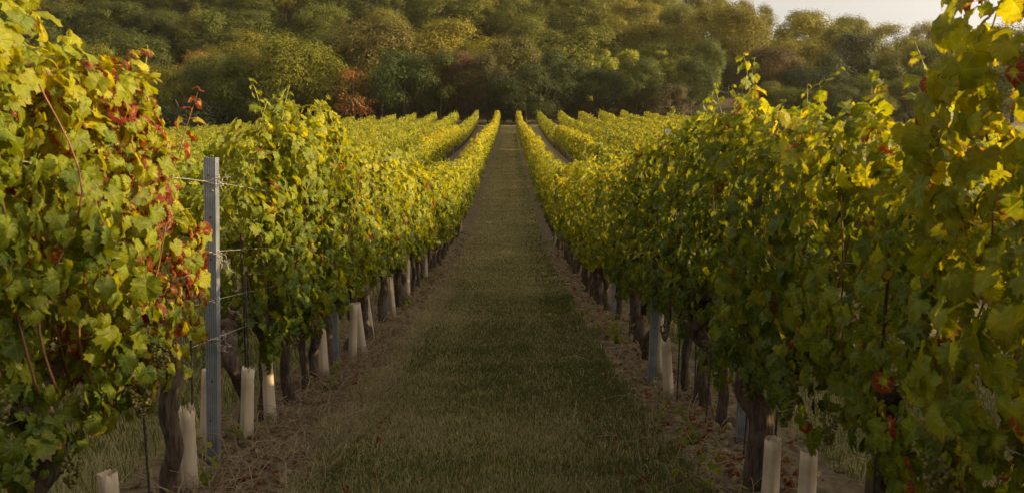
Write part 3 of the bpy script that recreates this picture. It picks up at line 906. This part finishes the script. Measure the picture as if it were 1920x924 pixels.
near_guards = [
    (-1.685, 4.02, 0, .03, .02, .50, "cream vine guard with badly frayed top, left of the first left post"),
    (-1.86, 4.72, 3, .05, -.03, .51, "cream vine guard half hidden behind the first left post"),
    (-1.640, 4.78, 2, .09, .03, .50, "leaning cream vine guard just right of the first left post"),
    (-1.665, 5.38, 0, -.03, .01, .52, "upright frayed cream guard beside the gnarled trunk past the first post"),
    (-1.58, 3.02, 1, 0, 0, .46, "cream guard cut by the photo's bottom edge under the left leaf wall"),
    (-1.66, 6.98, 1, -.02, 0, .52, "cream guard in front of the second left post"),
    (-1.58, 7.85, 3, -.02, .02, .62, "taller cream guard of a close pair beyond the second left post"),
    (-1.54, 8.25, 3, -.09, .02, .60, "slanting cream guard of a close pair beyond the second left post"),
    (-1.62, 9.20, 1, -.07, 0, .56, "narrow slanting cream guard behind a thick grey trunk, left row"),
    (-1.62, 11.0, 3, -.04, 0, .60, "slim cream guard just beyond the third left post"),
    (-1.66, 12.9, 2, .02, 0, .66, "wide torn cream guard before the fourth left post"),
    (-1.64, 15.6, 1, 0, 0, .62, "small cream guard among dark trunks past the fourth left post"),
    (1.30, 6.25, 3, -.05, .02, .52, "sunlit slanting tan guard, nearer of two at the second right post"),
    (1.40, 7.25, 2, -.03, 0, .60, "torn tan guard touching the second right post"),
    (1.245, 3.62, 1, -.03, .01, .42, "broad pale guard by the thick flaring trunk at the photo's bottom right"),
    (1.36, 3.45, 3, -.02, 0, .40, "broad pale guard partly under hanging leaves at the bottom right"),
    (1.42, 20.4, 1, 0, 0, .65, "small light guard far along the right path-side row, beside a post"),
]
for x, y, k, tx, ty, h, lab in near_guards:
    o = link("vine_guard", GUARDS[k], None, (x, y, float(surf(x, y)) - .02))
    o.rotation_euler = (ty + float(rng.normal(0, .025)), tx + float(rng.normal(0, .03)), 0)
    o.scale = (1, 1, h / .5)
    tag(o, lab, "vine guard", GG)
g_ = np.random.default_rng(5)
for x, w in ((XL, "left"), (XR, "right")):
    for y in np.sort(g_.uniform(23, 100, 12)):
        xx = x + (.1 if x < 0 else -.1)
        o = link("vine_guard", GUARDS[int(g_.integers(1, 4))], None, (xx, float(y), gz(xx, y) - .02))
        o.rotation_euler = (0, float(g_.normal(0, .06)), 0); o.scale = (1, 1, 1.25)
        tag(o, f"tiny pale guard far down the {w} path-side row", "vine guard", f"far pale guards of the {w} path-side row")

# ------------------------------------------------------------------ thin dark stakes
def stake_mesh(h, seed):
    g = np.random.default_rng(seed)
    p = np.array([[0, 0, -.1], [g.normal(0, .006), g.normal(0, .006), h * .5], [g.normal(0, .01), g.normal(0, .01), h]])
    v, f = tube(spline(p, 8), .0058, 6); return Acc().add(v, f).mesh("vine_stake", M['rod'], True)
STAKES = [stake_mesh(1.35, 1), stake_mesh(1.25, 2), stake_mesh(1.1, 3)]
stakes = [(-1.70, 4.10, "dark iron stake standing in the badly frayed guard, left row"), (-1.76, 3.72, "dark iron stake against the trunk below the red-leaved vine"),
          (-1.66, 4.90, "dark stake rising from the leaning guard right of the first left post"), (-1.72, 5.05, "short dark stake in the gap behind the first left post"),
          (-1.70, 5.6, "dark stake against the gnarled trunk past the first left post"), (-1.66, 6.3, "dark stake between trunks before the second left post"), (-1.62, 8.0, "dark stake between the pair of guards on the left"),
          (1.26, 3.66, "dark stake standing in the broad pale guard at the bottom right"), (1.38, 5.4, "thin stake between first and second right posts, by the trunks"), (1.42, 5.9, "thin stake next to a bare trunk nearer the second right post"),
          (1.33, 6.1, "thin stake touching the sunlit slanting guard, right row"), (1.38, 4.5, "thin stake behind the thick flaring trunk at right"), (1.40, 2.9, "thin stake in the shade of the nearest right leaves"), (1.42, 9.2, "thin stake among the trunks beyond the second right post")]
for i, (x, y, lab) in enumerate(stakes):
    o = link("vine_stake", STAKES[i % 3], None, (x, y, float(surf(x, y))))
    o.rotation_euler = (float(rng.normal(0, .02)), float(rng.normal(0, .02)), 0)
    tag(o, lab, "stake", "thin dark stakes holding vines")

# extra bare trunks that stand between the main vines
def old_trunk(x, y, seed, label, h=.8, rad=.042, lean=.1):
    t = thing("vine_stump", (x, y, float(surf(x, y)) - .02), label, "vine trunk", "bare old vine trunks")
    me, _ = trunk_mesh(seed, h, rad, lean); link("stem", me, t)
old_trunk(-1.72, 5.02, 801, "gnarled knotty old trunk in the gap behind the first left post", .78, .05, .16)
old_trunk(-1.68, 5.95, 802, "leaning bare trunk just left of the second left post's guard", .8, .04)
old_trunk(-1.70, 6.75, 803, "dark bare trunk close before the second left post", .8, .045)
old_trunk(-1.66, 8.95, 804, "broad pale-grey bare trunk between second and third left posts", .85, .06, .05)
old_trunk(-1.66, 11.9, 805, "broad grey bare trunk past the third left post", .85, .06, .05)
old_trunk(1.44, 5.75, 806, "bare dark trunk next to the sunlit slanting guard, right row", .8, .038)
old_trunk(1.46, 6.0, 807, "second bare dark trunk by the sunlit slanting guard, set back", .8, .045, .12)
old_trunk(1.44, 8.0, 808, "strongly leaning dark trunk beyond the second right post", .85, .04, .3)
old_trunk(1.45, 9.0, 809, "upright dark trunk midway to the third right post", .85, .042)
for i, y in enumerate(np.arange(12.2, 40, 1.07)):
    for x, w in ((XL + .04, "left"), (XR - .04, "right")):
        old_trunk(x + float(rng.normal(0, .03)), float(y) + float(rng.normal(0, .1)), 820 + i % 6, f"bare dark trunk among others down the {w} path-side row", .85, .042)

# ------------------------------------------------------------------ grass, soil clods, dry stalks, fallen leaves
def blades(acc, x, y, length, width, col, lean, g):
    n = len(x); z = surf(x, y)
    a = g.uniform(0, 2 * np.pi, n); d = np.stack([np.cos(a), np.sin(a), np.zeros(n)], -1)
    b = g.uniform(0, 2 * np.pi, n); wv = np.stack([np.cos(b), np.sin(b) * .4, np.zeros(n)], -1) * width[:, None] * .5
    p0 = np.stack([x, y, z - .005], -1)
    p1 = p0 + d * (length * lean * .35)[:, None] + np.array([0, 0, 1]) * (length * .6)[:, None]
    p2 = p0 + d * (length * lean)[:, None] + np.array([0, 0, 1]) * (length * (1 - .35 * lean))[:, None]
    v = np.stack([p0 - wv, p0 + wv, p1 + wv * .8, p1 - wv * .8, p2], 1).reshape(-1, 3)
    i = np.arange(n) * 5
    acc.add(v, [np.stack([i, i + 1, i + 2, i + 3], -1), np.stack([i + 3, i + 2, i + 4], -1)], np.repeat(col, 5, 0))

def grass():
    g = np.random.default_rng(3); acc = Acc()
    def patch(n, x0, x1, y0, y1, power, dry_bias, hgt=1.0):
        u = g.random(n); y = y0 + (y1 - y0) * u ** power
        x = g.uniform(x0, x1, n)
        d = np.abs(((x - ROW0) / GAP + .5) % 1 - .5) * GAP
        keep = d + .16 * noise(x * 2.5, y * 2.5, 0, 81) + g.normal(0, .06, n) > np.where((x > -1.73) & (x < -.13), .52, .42)
        x, y, d = x[keep], y[keep], d[keep]; n = len(x)
        L = g.uniform(.028, .07, n) * hgt * (1 + .7 * sstep(.68, .48, d))
        w = .0026 * (1 + y / 5.0) * g.uniform(.7, 1.3, n)
        f = noise(x * 1.1, y * .7, 0, 82) * .5 + noise(x * .5, y * 2.2, 0, 83) * .35 + noise(x * 6, y * 6, 0, 84) * .3
        dry = np.clip(.43 + .13 * (np.exp(-((x + .72) / .17) ** 2) + np.exp(-((x - .42) / .17) ** 2)) + .25 * sstep(8, 30, y) + dry_bias + .45 * f + .3 * sstep(.70, .50, d) * (x < 0) - .30 * sstep(.2, .75, x) * (np.abs(x) < 1.3), .04, .96)
        isd = g.random(n) < dry
        L = np.where(isd & (d < .72) & (x < 0), L * 1.5, L)
        green = np.stack([g.uniform(.085, .145, n), g.uniform(.095, .155, n), g.uniform(.020, .036, n)], -1)
        straw = np.stack([g.uniform(.28, .48, n)] * 3, -1) * np.array([1, .845, .41])
        c = np.where(isd[:, None], straw, green)
        blades(acc, x, y, L, w, np.concatenate([c, np.ones((n, 1))], 1), g.uniform(.15, .9, n), g)
    patch(150000, -1.3, 1.05, 2.4, 14, 1.5, 0.0)
    patch(90000, -1.3, 1.05, 13, 110, 2.6, .06, .8)
    patch(36000, -4.9, -2.1, 3.0, 16, 1.3, -.22, 1.8)
    patch(24000, 1.9, 4.3, 2.5, 14, 1.3, -.75, 1.5)
    return acc.mesh("grass", M['blade'])
setting(link("grass", grass()), "stuff")

def stalks():
    g = np.random.default_rng(9); acc = Acc()
    def one(x, y, n=1):
        z = float(surf(x, y)); L = g.uniform(.10, .42); a = g.uniform(0, 2 * np.pi)
        el = abs(g.normal(0.12, .42)); d = np.array([math.cos(a) * math.cos(el), math.sin(a) * math.cos(el), math.sin(el)])
        p0 = np.array([x, y, z])
        droop = np.array([0, 0, -L * .35 * max(el, .1)])
        c = [p0, p0 + d * L * .35 + g.normal(0, .015, 3) + [0, 0, .02], p0 + d * L * .7 + g.normal(0, .03, 3) + droop * .4 + [0, 0, .02], p0 + d * L + droop + g.normal(0, .04, 3)]
        p = spline(c, 9); p[:, 2] = np.maximum(p[:, 2], surf(p[:, 0], p[:, 1]) + .003)
        v, f = tube(p, np.linspace(.0028, .0012, 9) * g.uniform(.6, 1.4), 4, False)
        b = g.uniform(.18, .42); col = (b, b * g.uniform(.68, .8), b * g.uniform(.38, .5), 1)
        acc.add(v, f, col)
    for _ in range(1500):
        y = 3.0 + 7.0 * g.random() ** 1.2
        one(float(np.clip(g.normal(-1.50, .2), -2.1, -1.0)), y)
    for _ in range(500):
        one(float(g.normal(-1.45, .3)), g.uniform(9, 18))
    for _ in range(420):
        one(float(np.clip(g.normal(1.30, .28), .75, 2.0)), 3.0 + 8 * g.random() ** 1.2)
    # tall dry grass heads fringing the strip on the left
    n = 6000
    y = 2.8 + 13 * g.random(n) ** 1.4; x = -1.19 + .12 * noise(y * 1.5, 0, 0, 91) + g.normal(0, .09, n)
    keep = noise(x * 3, y * 3, 0, 92) > -.25; x, y = x[keep], y[keep]; n = len(x)
    b = g.uniform(.25, .44, n)
    blades(acc, x, y, g.uniform(.06, .17, n), .0024 * (1 + y / 6), np.stack([b, b * .8, b * .46, np.ones(n)], -1), g.uniform(.3, 1.1, n), g)
    return acc.mesh("dry_weeds", M['stalk'])
setting(link("dry_weeds", stalks()), "stuff")

def clods():
    g = np.random.default_rng(21); acc = Acc()
    n = 5200
    y = 2.6 + 24 * g.random(n) ** 1.6
    x = np.where(g.random(n) < .5, g.normal(-1.5, .28, n), g.normal(1.28, .26, n))
    s = np.abs(g.normal(0, .014, n)) + .005
    z = surf(x, y)
    for i in range(0, n, 400):
        k = np.arange(i, min(i + 400, n)); m = len(k)
        jit = 1 + .35 * noise(ICO_V[None, :, 0] * 1.3 + k[:, None], ICO_V[None, :, 1] * 1.3, ICO_V[None, :, 2] * 1.3, 95)
        sc_ = s[k, None] * g.uniform(.6, 1.4, (m, 3))
        v = np.stack([x[k], y[k], z[k]], -1)[:, None] + ICO_V[None] * jit[..., None] * sc_[:, None]
        acc.add(v, (ICO_F[None] + (np.arange(m) * len(ICO_V))[:, None, None]).reshape(-1, 3))
    return acc.mesh("soil_crumbs", M['clod'])
setting(link("soil_crumbs", clods()), "stuff")

def fallen():
    g = np.random.default_rng(23); acc = Acc(); n = 2300
    y = 2.8 + 22 * g.random(n) ** 1.5
    x = np.where(g.random(n) < .5, g.normal(-1.45, .34, n), g.normal(1.2, .34, n))
    x = np.where(g.random(n) < .05, g.uniform(-1.2, 1, n), x)
    pos = np.stack([x, y, surf(x, y) + .018], -1)
    nrm = np.array([0, 0, 1]) + g.normal(0, .45, (n, 3)); tip = g.normal(0, 1, (n, 3))
    col = np.stack([g.uniform(.3, .9, n), g.uniform(.7, 1.0, n), g.uniform(0, .4, n), np.ones(n)], -1)
    add_leaves(acc, TM_MD, pos, nrm, tip, g.uniform(.025, .05, n), col, 0, g, np.arange(n))
    return acc.mesh("fallen_leaves", M['leaf'])
setting(link("fallen_leaves", fallen()), "stuff")

# green weeds rooted at the vines' feet
def weed(x, y, seed, label, h=.3, n=5):
    t = thing("weed_plant", (x, y, float(surf(x, y))), label, "weed", "green weeds at the foot of the vines")
    g = np.random.default_rng(seed); fol, st = Acc(), Acc()
    for k in range(n):
        shoot(fol, st, TM_MD, [g.normal(0, .03), g.normal(0, .03), -.01], [g.normal(0, .45), g.normal(0, .45), 1], h * g.uniform(.6, 1.2), seed * 9 + k, yel=.38, big=.045, rad=.003)
    link("stem", st.mesh("stem", M['shoot'], True), t); link("foliage", fol.mesh("foliage", M['leaf']), t)
weed(1.22, 8.9, 1, "lush leafy weed left of the third right post", .35, 8)
weed(1.30, 9.6, 2, "leafy weed hard against the third right post", .38, 6)
weed(1.12, 9.8, 3, "low spreading weed out on the soil by the third right post", .18, 6)
weed(1.10, 5.6, 4, "small yellowing weed on bare soil in front of the right trunks", .16, 4)
weed(1.20, 4.9, 5, "yellow-green weed near the first right post's foot", .2, 4)
weed(1.05, 11.5, 6, "low weed on the right soil strip beyond the third post", .16, 5)
weed(-1.62, 7.3, 7, "dark leafy weed under the pair of guards, left row", .16, 7)
weed(-1.55, 6.6, 8, "small weed beside the second left post", .14, 4)
weed(-1.60, 4.05, 9, "narrow weed climbing the badly frayed guard", .3, 3)
weed(-1.58, 4.75, 10, "wispy weed at the leaning guard by the first left post", .22, 4)
weed(-1.55, 11.9, 11, "bright little weed past the third left post", .25, 6)
weed(-1.5, 15.2, 12, "bright weed at the foot of far trunks, left row", .3, 6)
weed(1.05, 3.9, 13, "broad-leaved weed leaning onto the thick flaring trunk", .3, 4)

# ------------------------------------------------------------------ trees
def crown_mesh(seed, shape='round', nl=32, per=620, leaf=(.29, .18), H=12.0, W=11.0, clear=.14, droop=.35):
    g = np.random.default_rng(seed); acc = Acc()
    a = W / 2
    V, Fq, Cc = [], [], []
    zc = H * (1 + clear) / 2; hc = H * (1 - clear) / 2
    for k in range(nl):
        u = g.uniform(-.75, 1.0); th = g.uniform(0, 2 * np.pi)
        prof = {'round': math.sqrt(max(1 - u * u * .92, .05)), 'column': (1 - max(u, 0) ** 2.2) ** .5 * .95, 'dome': math.sqrt(max(1 - max(u, 0) ** 2, .03)) * (1 if u > -.3 else .9), 'cone': (1 - (u + 1) / 2) ** .8 + .12}[shape]
        f = g.uniform(.55, .86)
        c = np.array([math.cos(th) * a * prof * f, math.sin(th) * a * prof * f, zc + hc * u * .84])
        rl = a * g.uniform(.22, .44) * (1 if shape != 'column' else .85)
        m = per
        d = norm(g.normal(0, 1, (m, 3)))
        d[:, 2] = np.where((d[:, 2] < -.35) & (g.random(m) < .7), -d[:, 2], d[:, 2])
        bump = 1 + .46 * noise(d[:, 0] * 3.1 + k * 3, d[:, 1] * 3.1, d[:, 2] * 3.1, 51) + np.where(g.random(m) < .05, g.uniform(.05, .25, m), 0)
        p = c + d * rl * bump[:, None] * g.uniform(.55, 1.1, (m, 1)) * np.array([1, 1, .82])
        nr = norm(d + np.array([0, 0, .35]) + g.normal(0, .27, (m, 3)))
        tp = norm(d * .8 + np.array([0, 0, -droop]) + g.normal(0, .45, (m, 3)))
        tp = norm(tp - nr * (tp * nr).sum(-1, keepdims=True)); sd2 = np.cross(tp, nr)
        L = leaf[0] * g.uniform(.6, 1.3, m)[:, None]; Wd = leaf[1] * g.uniform(.6, 1.3, m)[:, None]
        V.append(np.stack([p - tp * L * .5, p + sd2 * Wd * .5 - nr * .04, p + tp * L * .5, p - sd2 * Wd * .5 - nr * .04], 1).reshape(-1, 3))
        tone = g.uniform(0, 1, m) * .6 + .4 * g.random()
        Cc.append(np.repeat(np.stack([tone, (g.random(m) < .05) * g.random(m), np.zeros(m), np.ones(m)], -1), 4, 0))
    v = np.concatenate(V); n = len(v) // 4
    acc.add(v, np.arange(n * 4).reshape(-1, 4), np.concatenate(Cc))
    return acc.mesh("crown", M['crown'])

def tree_trunk_mesh(seed, H=12.0, r=.22):
    g = np.random.default_rng(seed); acc = Acc()
    p = spline([[0, 0, -.6], [g.normal(0, .15), g.normal(0, .15), H * .3], [g.normal(0, .4), g.normal(0, .4), H * .68]], 10)
    v, f = tube(p, np.linspace(r * 1.3, r * .25, 10), 8); acc.add(v, f)
    for k in range(7):
        i = g.integers(2, 7); th = g.uniform(0, 2 * np.pi); L = H * g.uniform(.2, .36)
        e = p[i] + np.array([math.cos(th) * L, math.sin(th) * L, L * g.uniform(.5, 1.1)]); e[2] = min(e[2], H * .74)
        v, f = tube(spline([p[i], (p[i] + e) / 2 + [0, 0, -.2], e], 6), np.linspace(r * .45, .03, 6), 5); acc.add(v, f)
    return acc.mesh("trunk", M['tree_bark'], True)

CROWNS = {
    'round': [crown_mesh(300 + k, 'round') for k in range(4)],
    'feather': [crown_mesh(310 + k, 'dome', 46, 420, (.40, .13), droop=.15) for k in range(3)],
    'column': [crown_mesh(320 + k, 'column', 44, 200, (.36, .2), 12, 5.5, .08) for k in range(3)],
    'droopy': [crown_mesh(330 + k, 'dome', 44, 360, (.55, .14), droop=1.3, clear=.05) for k in range(2)],
    'bush': [crown_mesh(340 + k, 'round', 40, 330, (.27, .16), 8, 9, .0) for k in range(3)],
    'sparse': [crown_mesh(350, 'round', 22, 70, (.42, .3), 10, 9, .15)],
}
TRUNKS = [tree_trunk_mesh(k) for k in range(4)]
SIZES = {'round': (12, 11), 'feather': (12, 11), 'column': (12, 5.5), 'droopy': (12, 11), 'bush': (8, 9), 'sparse': (10, 9)}

def make_tree(kind, k, x, y, height, width, color, label, group, name="tree", sink=0.0):
    H, W = SIZES[kind]
    t = thing(name, (x, y, gz(x, y) - sink), label, "tree" if name != "shrub" else "shrub", group, float(rng.uniform(0, 6.28)))
    t.scale = (width / W, width / W, height / H)
    c = link("crown", CROWNS[kind][k % len(CROWNS[kind])], t); c.color = (color[0] * 1.02, color[1] * 1.06, color[2] * .8, 1) if color[1] > color[0] * .72 else (*color, 1)
    link("trunk", TRUNKS[k % 4], t)
    return t

OLIVE = (.145, .138, .009); DARK = (.066, .076, .008); MID = (.105, .115, .009); YEL = (.20, .175, .020); BROWN = (.16, .105, .025)
TG = "trees of the line at the far end of the vines"
def tl(px, top, wpx, y, kind, k, color, label, name="tree"):
    """px, top, wpx: bearing, top angle and angular width (in 1/1500 of the distance)"""
    x = (px - 954) / 1500 * y; w = wpx / 1500 * y
    ztop = CAM_Z + (255 - top) / 1500 * y
    base = gz(x, y) - .3
    make_tree(kind, k, x, y, max(ztop - base, 2.5), w * 1.08, color, label, TG, name, .3)

tl(205, 92, 120, 136, 'round', 0, OLIVE, "olive crown showing past the near left vine's top edge")
tl(95, 120, 130, 134, 'bush', 1, DARK, "dark bush tree behind the near left leaf wall")
tl(272, 118, 90, 138, 'bush', 0, OLIVE, "rounded olive tree right of the first olive crown on the left")
tl(335, 136, 80, 140, 'bush', 2, YEL, "bright yellow-green low tree left of the dark gap")
tl(400, 132, 95, 142, 'round', 1, (.10, .105, .018), "yellow-green tree beside the brightest low one")
tl(350, 190, 150, 131, 'bush', 1, (.024, .034, .012), "dark thicket just behind the leftmost row ends", "shrub")
tl(468, 116, 120, 138, 'round', 2, MID, "dull green rounded tree left of the tall feathery one")
tl(562, 76, 165, 139, 'feather', 0, OLIVE, "tall feathery olive tree, broadest of the left tree line")
tl(505, 150, 110, 134, 'feather', 1, DARK, "dark lower tree at the tall feathery tree's foot")
tl(712, 54, 185, 152, 'round', 3, (.115, .092, .018), "big domed golden-brown tree rising behind the orange one")
tl(640, 110, 110, 147, 'round', 0, MID, "green shoulder tree between feathery and golden-brown crowns")
tl(668, 136, 82, 133, 'sparse', 0, (.26, .115, .022), "small sparse orange autumn tree")
tl(762, 106, 120, 136, 'round', 1, (.050, .070, .012), "deep green dense tree just right of the orange one")
tl(828, 105, 100, 137, 'round', 2, DARK, "dark tree between the deep green and the reddish one")
tl(868, 108, 78, 139, 'feather', 2, (.14, .075, .028), "reddish-brown topped tree above the left path-side row end")
tl(915, 112, 80, 137, 'feather', 1, (.085, .072, .018), "olive-brown tree left of the path's end")
tl(962, 84, 120, 148, 'round', 3, (.115, .10, .022), "yellowish tree rising behind the path's end")
tl(985, 128, 118, 133, 'droopy', 0, (.050, .060, .012), "dark drooping-branched tree directly at the path's end")
tl(945, 175, 70, 132, 'bush', 1, (.025, .034, .012), "low black-green bush closing the path", "shrub")
tl(1050, 101, 95, 138, 'round', 0, (.055, .068, .012), "dense dark green tree right of the drooping one")
tl(1105, 101, 48, 146, 'column', 0, (0.270, 0.260, 0.028), "slim yellow-green column tree, first right of the dense green one")
tl(1134, 97, 46, 147, 'column', 1, (0.250, 0.250, 0.028), "second slim yellow-green column tree to the right")
tl(1172, 93, 66, 150, 'column', 2, (0.302, 0.281, 0.028), "broader bright yellow column tree behind the green cone")
tl(1235, 95, 66, 149, 'column', 0, (0.260, 0.250, 0.028), "bright column tree right of the green cone")
tl(1120, 135, 95, 138, 'feather', 0, (.060, .066, .018), "brownish-green tree beneath the column trees")
tl(1190, 118, 88, 136, 'round', 2, (.092, .105, .014), "green cone-topped tree in front of the column trees")
tl(1252, 160, 78, 131, 'bush', 0, (.095, .075, .035), "grey-brown round bush at the right row ends", "shrub")
tl(1292, 122, 90, 137, 'feather', 1, (.060, .072, .013), "dark green tree right of the grey-brown bush")
tl(1316, 86, 64, 148, 'round', 1, (.100, .118, .014), "rounded tall green tree above the tan bank")
tl(1372, 112, 75, 156, 'droopy', 1, (.10, .085, .018), "brown-gold tree over the fence posts on the bank")
tl(1435, 98, 110, 154, 'round', 3, (.115, .080, .025), "reddish-topped tree right of the bank")
tl(1520, 108, 110, 148, 'round', 0, (.052, .066, .016), "round dark green tree behind the right vine tops")
tl(1592, 72, 100, 160, 'round', 1, (.048, .050, .016), "dark brown-green tree with a high crown at right")
tl(1662, 114, 62, 150, 'column', 1, (.105, .10, .022), "pale column tree seen left of the towering vine")
tl(1610, 150, 100, 142, 'bush', 2, MID, "low green tree between the high dark crown and pale column")
tl(1725, 90, 110, 156, 'round', 2, MID, "tree glimpsed between leaves of the towering vine")
tl(1820, 110, 120, 154, 'feather', 0, OLIVE, "tree glimpsed low between leaves at the right edge")
tl(20, 80, 140, 146, 'round', 3, MID, "tree behind the left edge vine, mostly covered")

tl(1432, 158, 70, 140, 'bush', 1, OLIVE, "olive bush at the right end of the tan bank", "shrub")
tl(1478, 168, 95, 136, 'bush', 0, MID, "green bush under the round dark green tree", "shrub")
tl(1560, 165, 90, 134, 'bush', 2, DARK, "dark bush between the round tree and the high crown", "shrub")
tl(1625, 172, 80, 133, 'bush', 1, OLIVE, "olive bush below the pale column tree", "shrub")
tl(1690, 150, 100, 138, 'bush', 0, MID, "leafy bush behind the towering vine's left side", "shrub")
tl(1770, 140, 120, 139, 'round', 1, OLIVE, "round olive tree mostly behind the towering vine")
tl(1890, 130, 130, 141, 'bush', 2, MID, "bushy tree behind the towering vine's right side")
tl(1850, 60, 130, 165, 'round', 2, OLIVE, "tall olive tree behind the far right vine shoots")

# wooded hillside
HG = "trees covering the wooded hillside"
g_ = np.random.default_rng(40)
spots = []
yy = 166.0
while yy < 350:
    half = yy * 0.70
    st = 13.5
    for x in np.arange(-half, half, st):
        spots.append((x + g_.uniform(-4, 4) + (st / 2 if int(yy / 10) % 2 else 0), yy + g_.uniform(-3.5, 3.5)))
    yy += 12.0
spots.sort(key=lambda s: s[1])
hills = []
skyl = np.full(300, -9.0)
for x, y in spots:
    h = g_.uniform(12.5, 18.5); w = g_.uniform(11, 21)
    z = gz(x, y)
    ang_t = (z + h - CAM_Z) / y; u = x / y; du = w / y / 2
    i0, i1 = int((u - du + .75) * 200), int((u + du + .75) * 200)
    i0, i1 = max(i0, 0), min(i1, 299)
    if i1 <= i0: continue
    if (z + h * .3 - CAM_Z) / y > .215: continue
    vis = ang_t > skyl[i0:i1].mean() + .004
    if not vis: continue
    skyl[i0:i1] = np.maximum(skyl[i0:i1], ang_t - .004)
    hills.append((x, y, h, w))
print("hillside trees", len(hills), "vines", n_vines + 19)
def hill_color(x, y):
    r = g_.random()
    t = float(sstep(-110, 80, x))  # hillside's shade at left and hazy glow at right put into crown colour
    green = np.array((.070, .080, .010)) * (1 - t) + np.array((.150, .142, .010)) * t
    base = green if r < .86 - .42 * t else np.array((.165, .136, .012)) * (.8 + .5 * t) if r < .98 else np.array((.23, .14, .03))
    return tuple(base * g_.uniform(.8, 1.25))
for i, (x, y, h, w) in enumerate(hills):
    kind = ('round', 'feather', 'round', 'feather', 'round')[int(g_.integers(0, 5))]
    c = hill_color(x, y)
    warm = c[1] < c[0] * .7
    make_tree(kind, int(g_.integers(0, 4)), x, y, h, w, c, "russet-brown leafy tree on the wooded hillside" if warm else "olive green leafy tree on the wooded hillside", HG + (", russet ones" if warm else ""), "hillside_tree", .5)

# ------------------------------------------------------------------ fence posts on the bank
def fence_post(x, y, h, label):
    a = .07
    t = Acc(); v, f = tube([[0, 0, -.3], [.02, 0, h * .5], [.03, .01, h]], [a, a * .95, a * .85], 8); t.add(v, f)
    o = link("fence_post", t.mesh("fence_post", M['wood'], True), None, (x, y, gz(x, y)))
    tag(o, label, "fence post", "wooden fence posts on the bank")
fence_post(37.2, 148, 1.5, "short wooden fence post on the tan bank, nearest the tall round tree")
fence_post(40.0, 148, 2.3, "taller wooden fence post on the tan bank, middle one")
fence_post(42.6, 148, 1.7, "wooden fence post on the tan bank beneath the brown-gold tree")
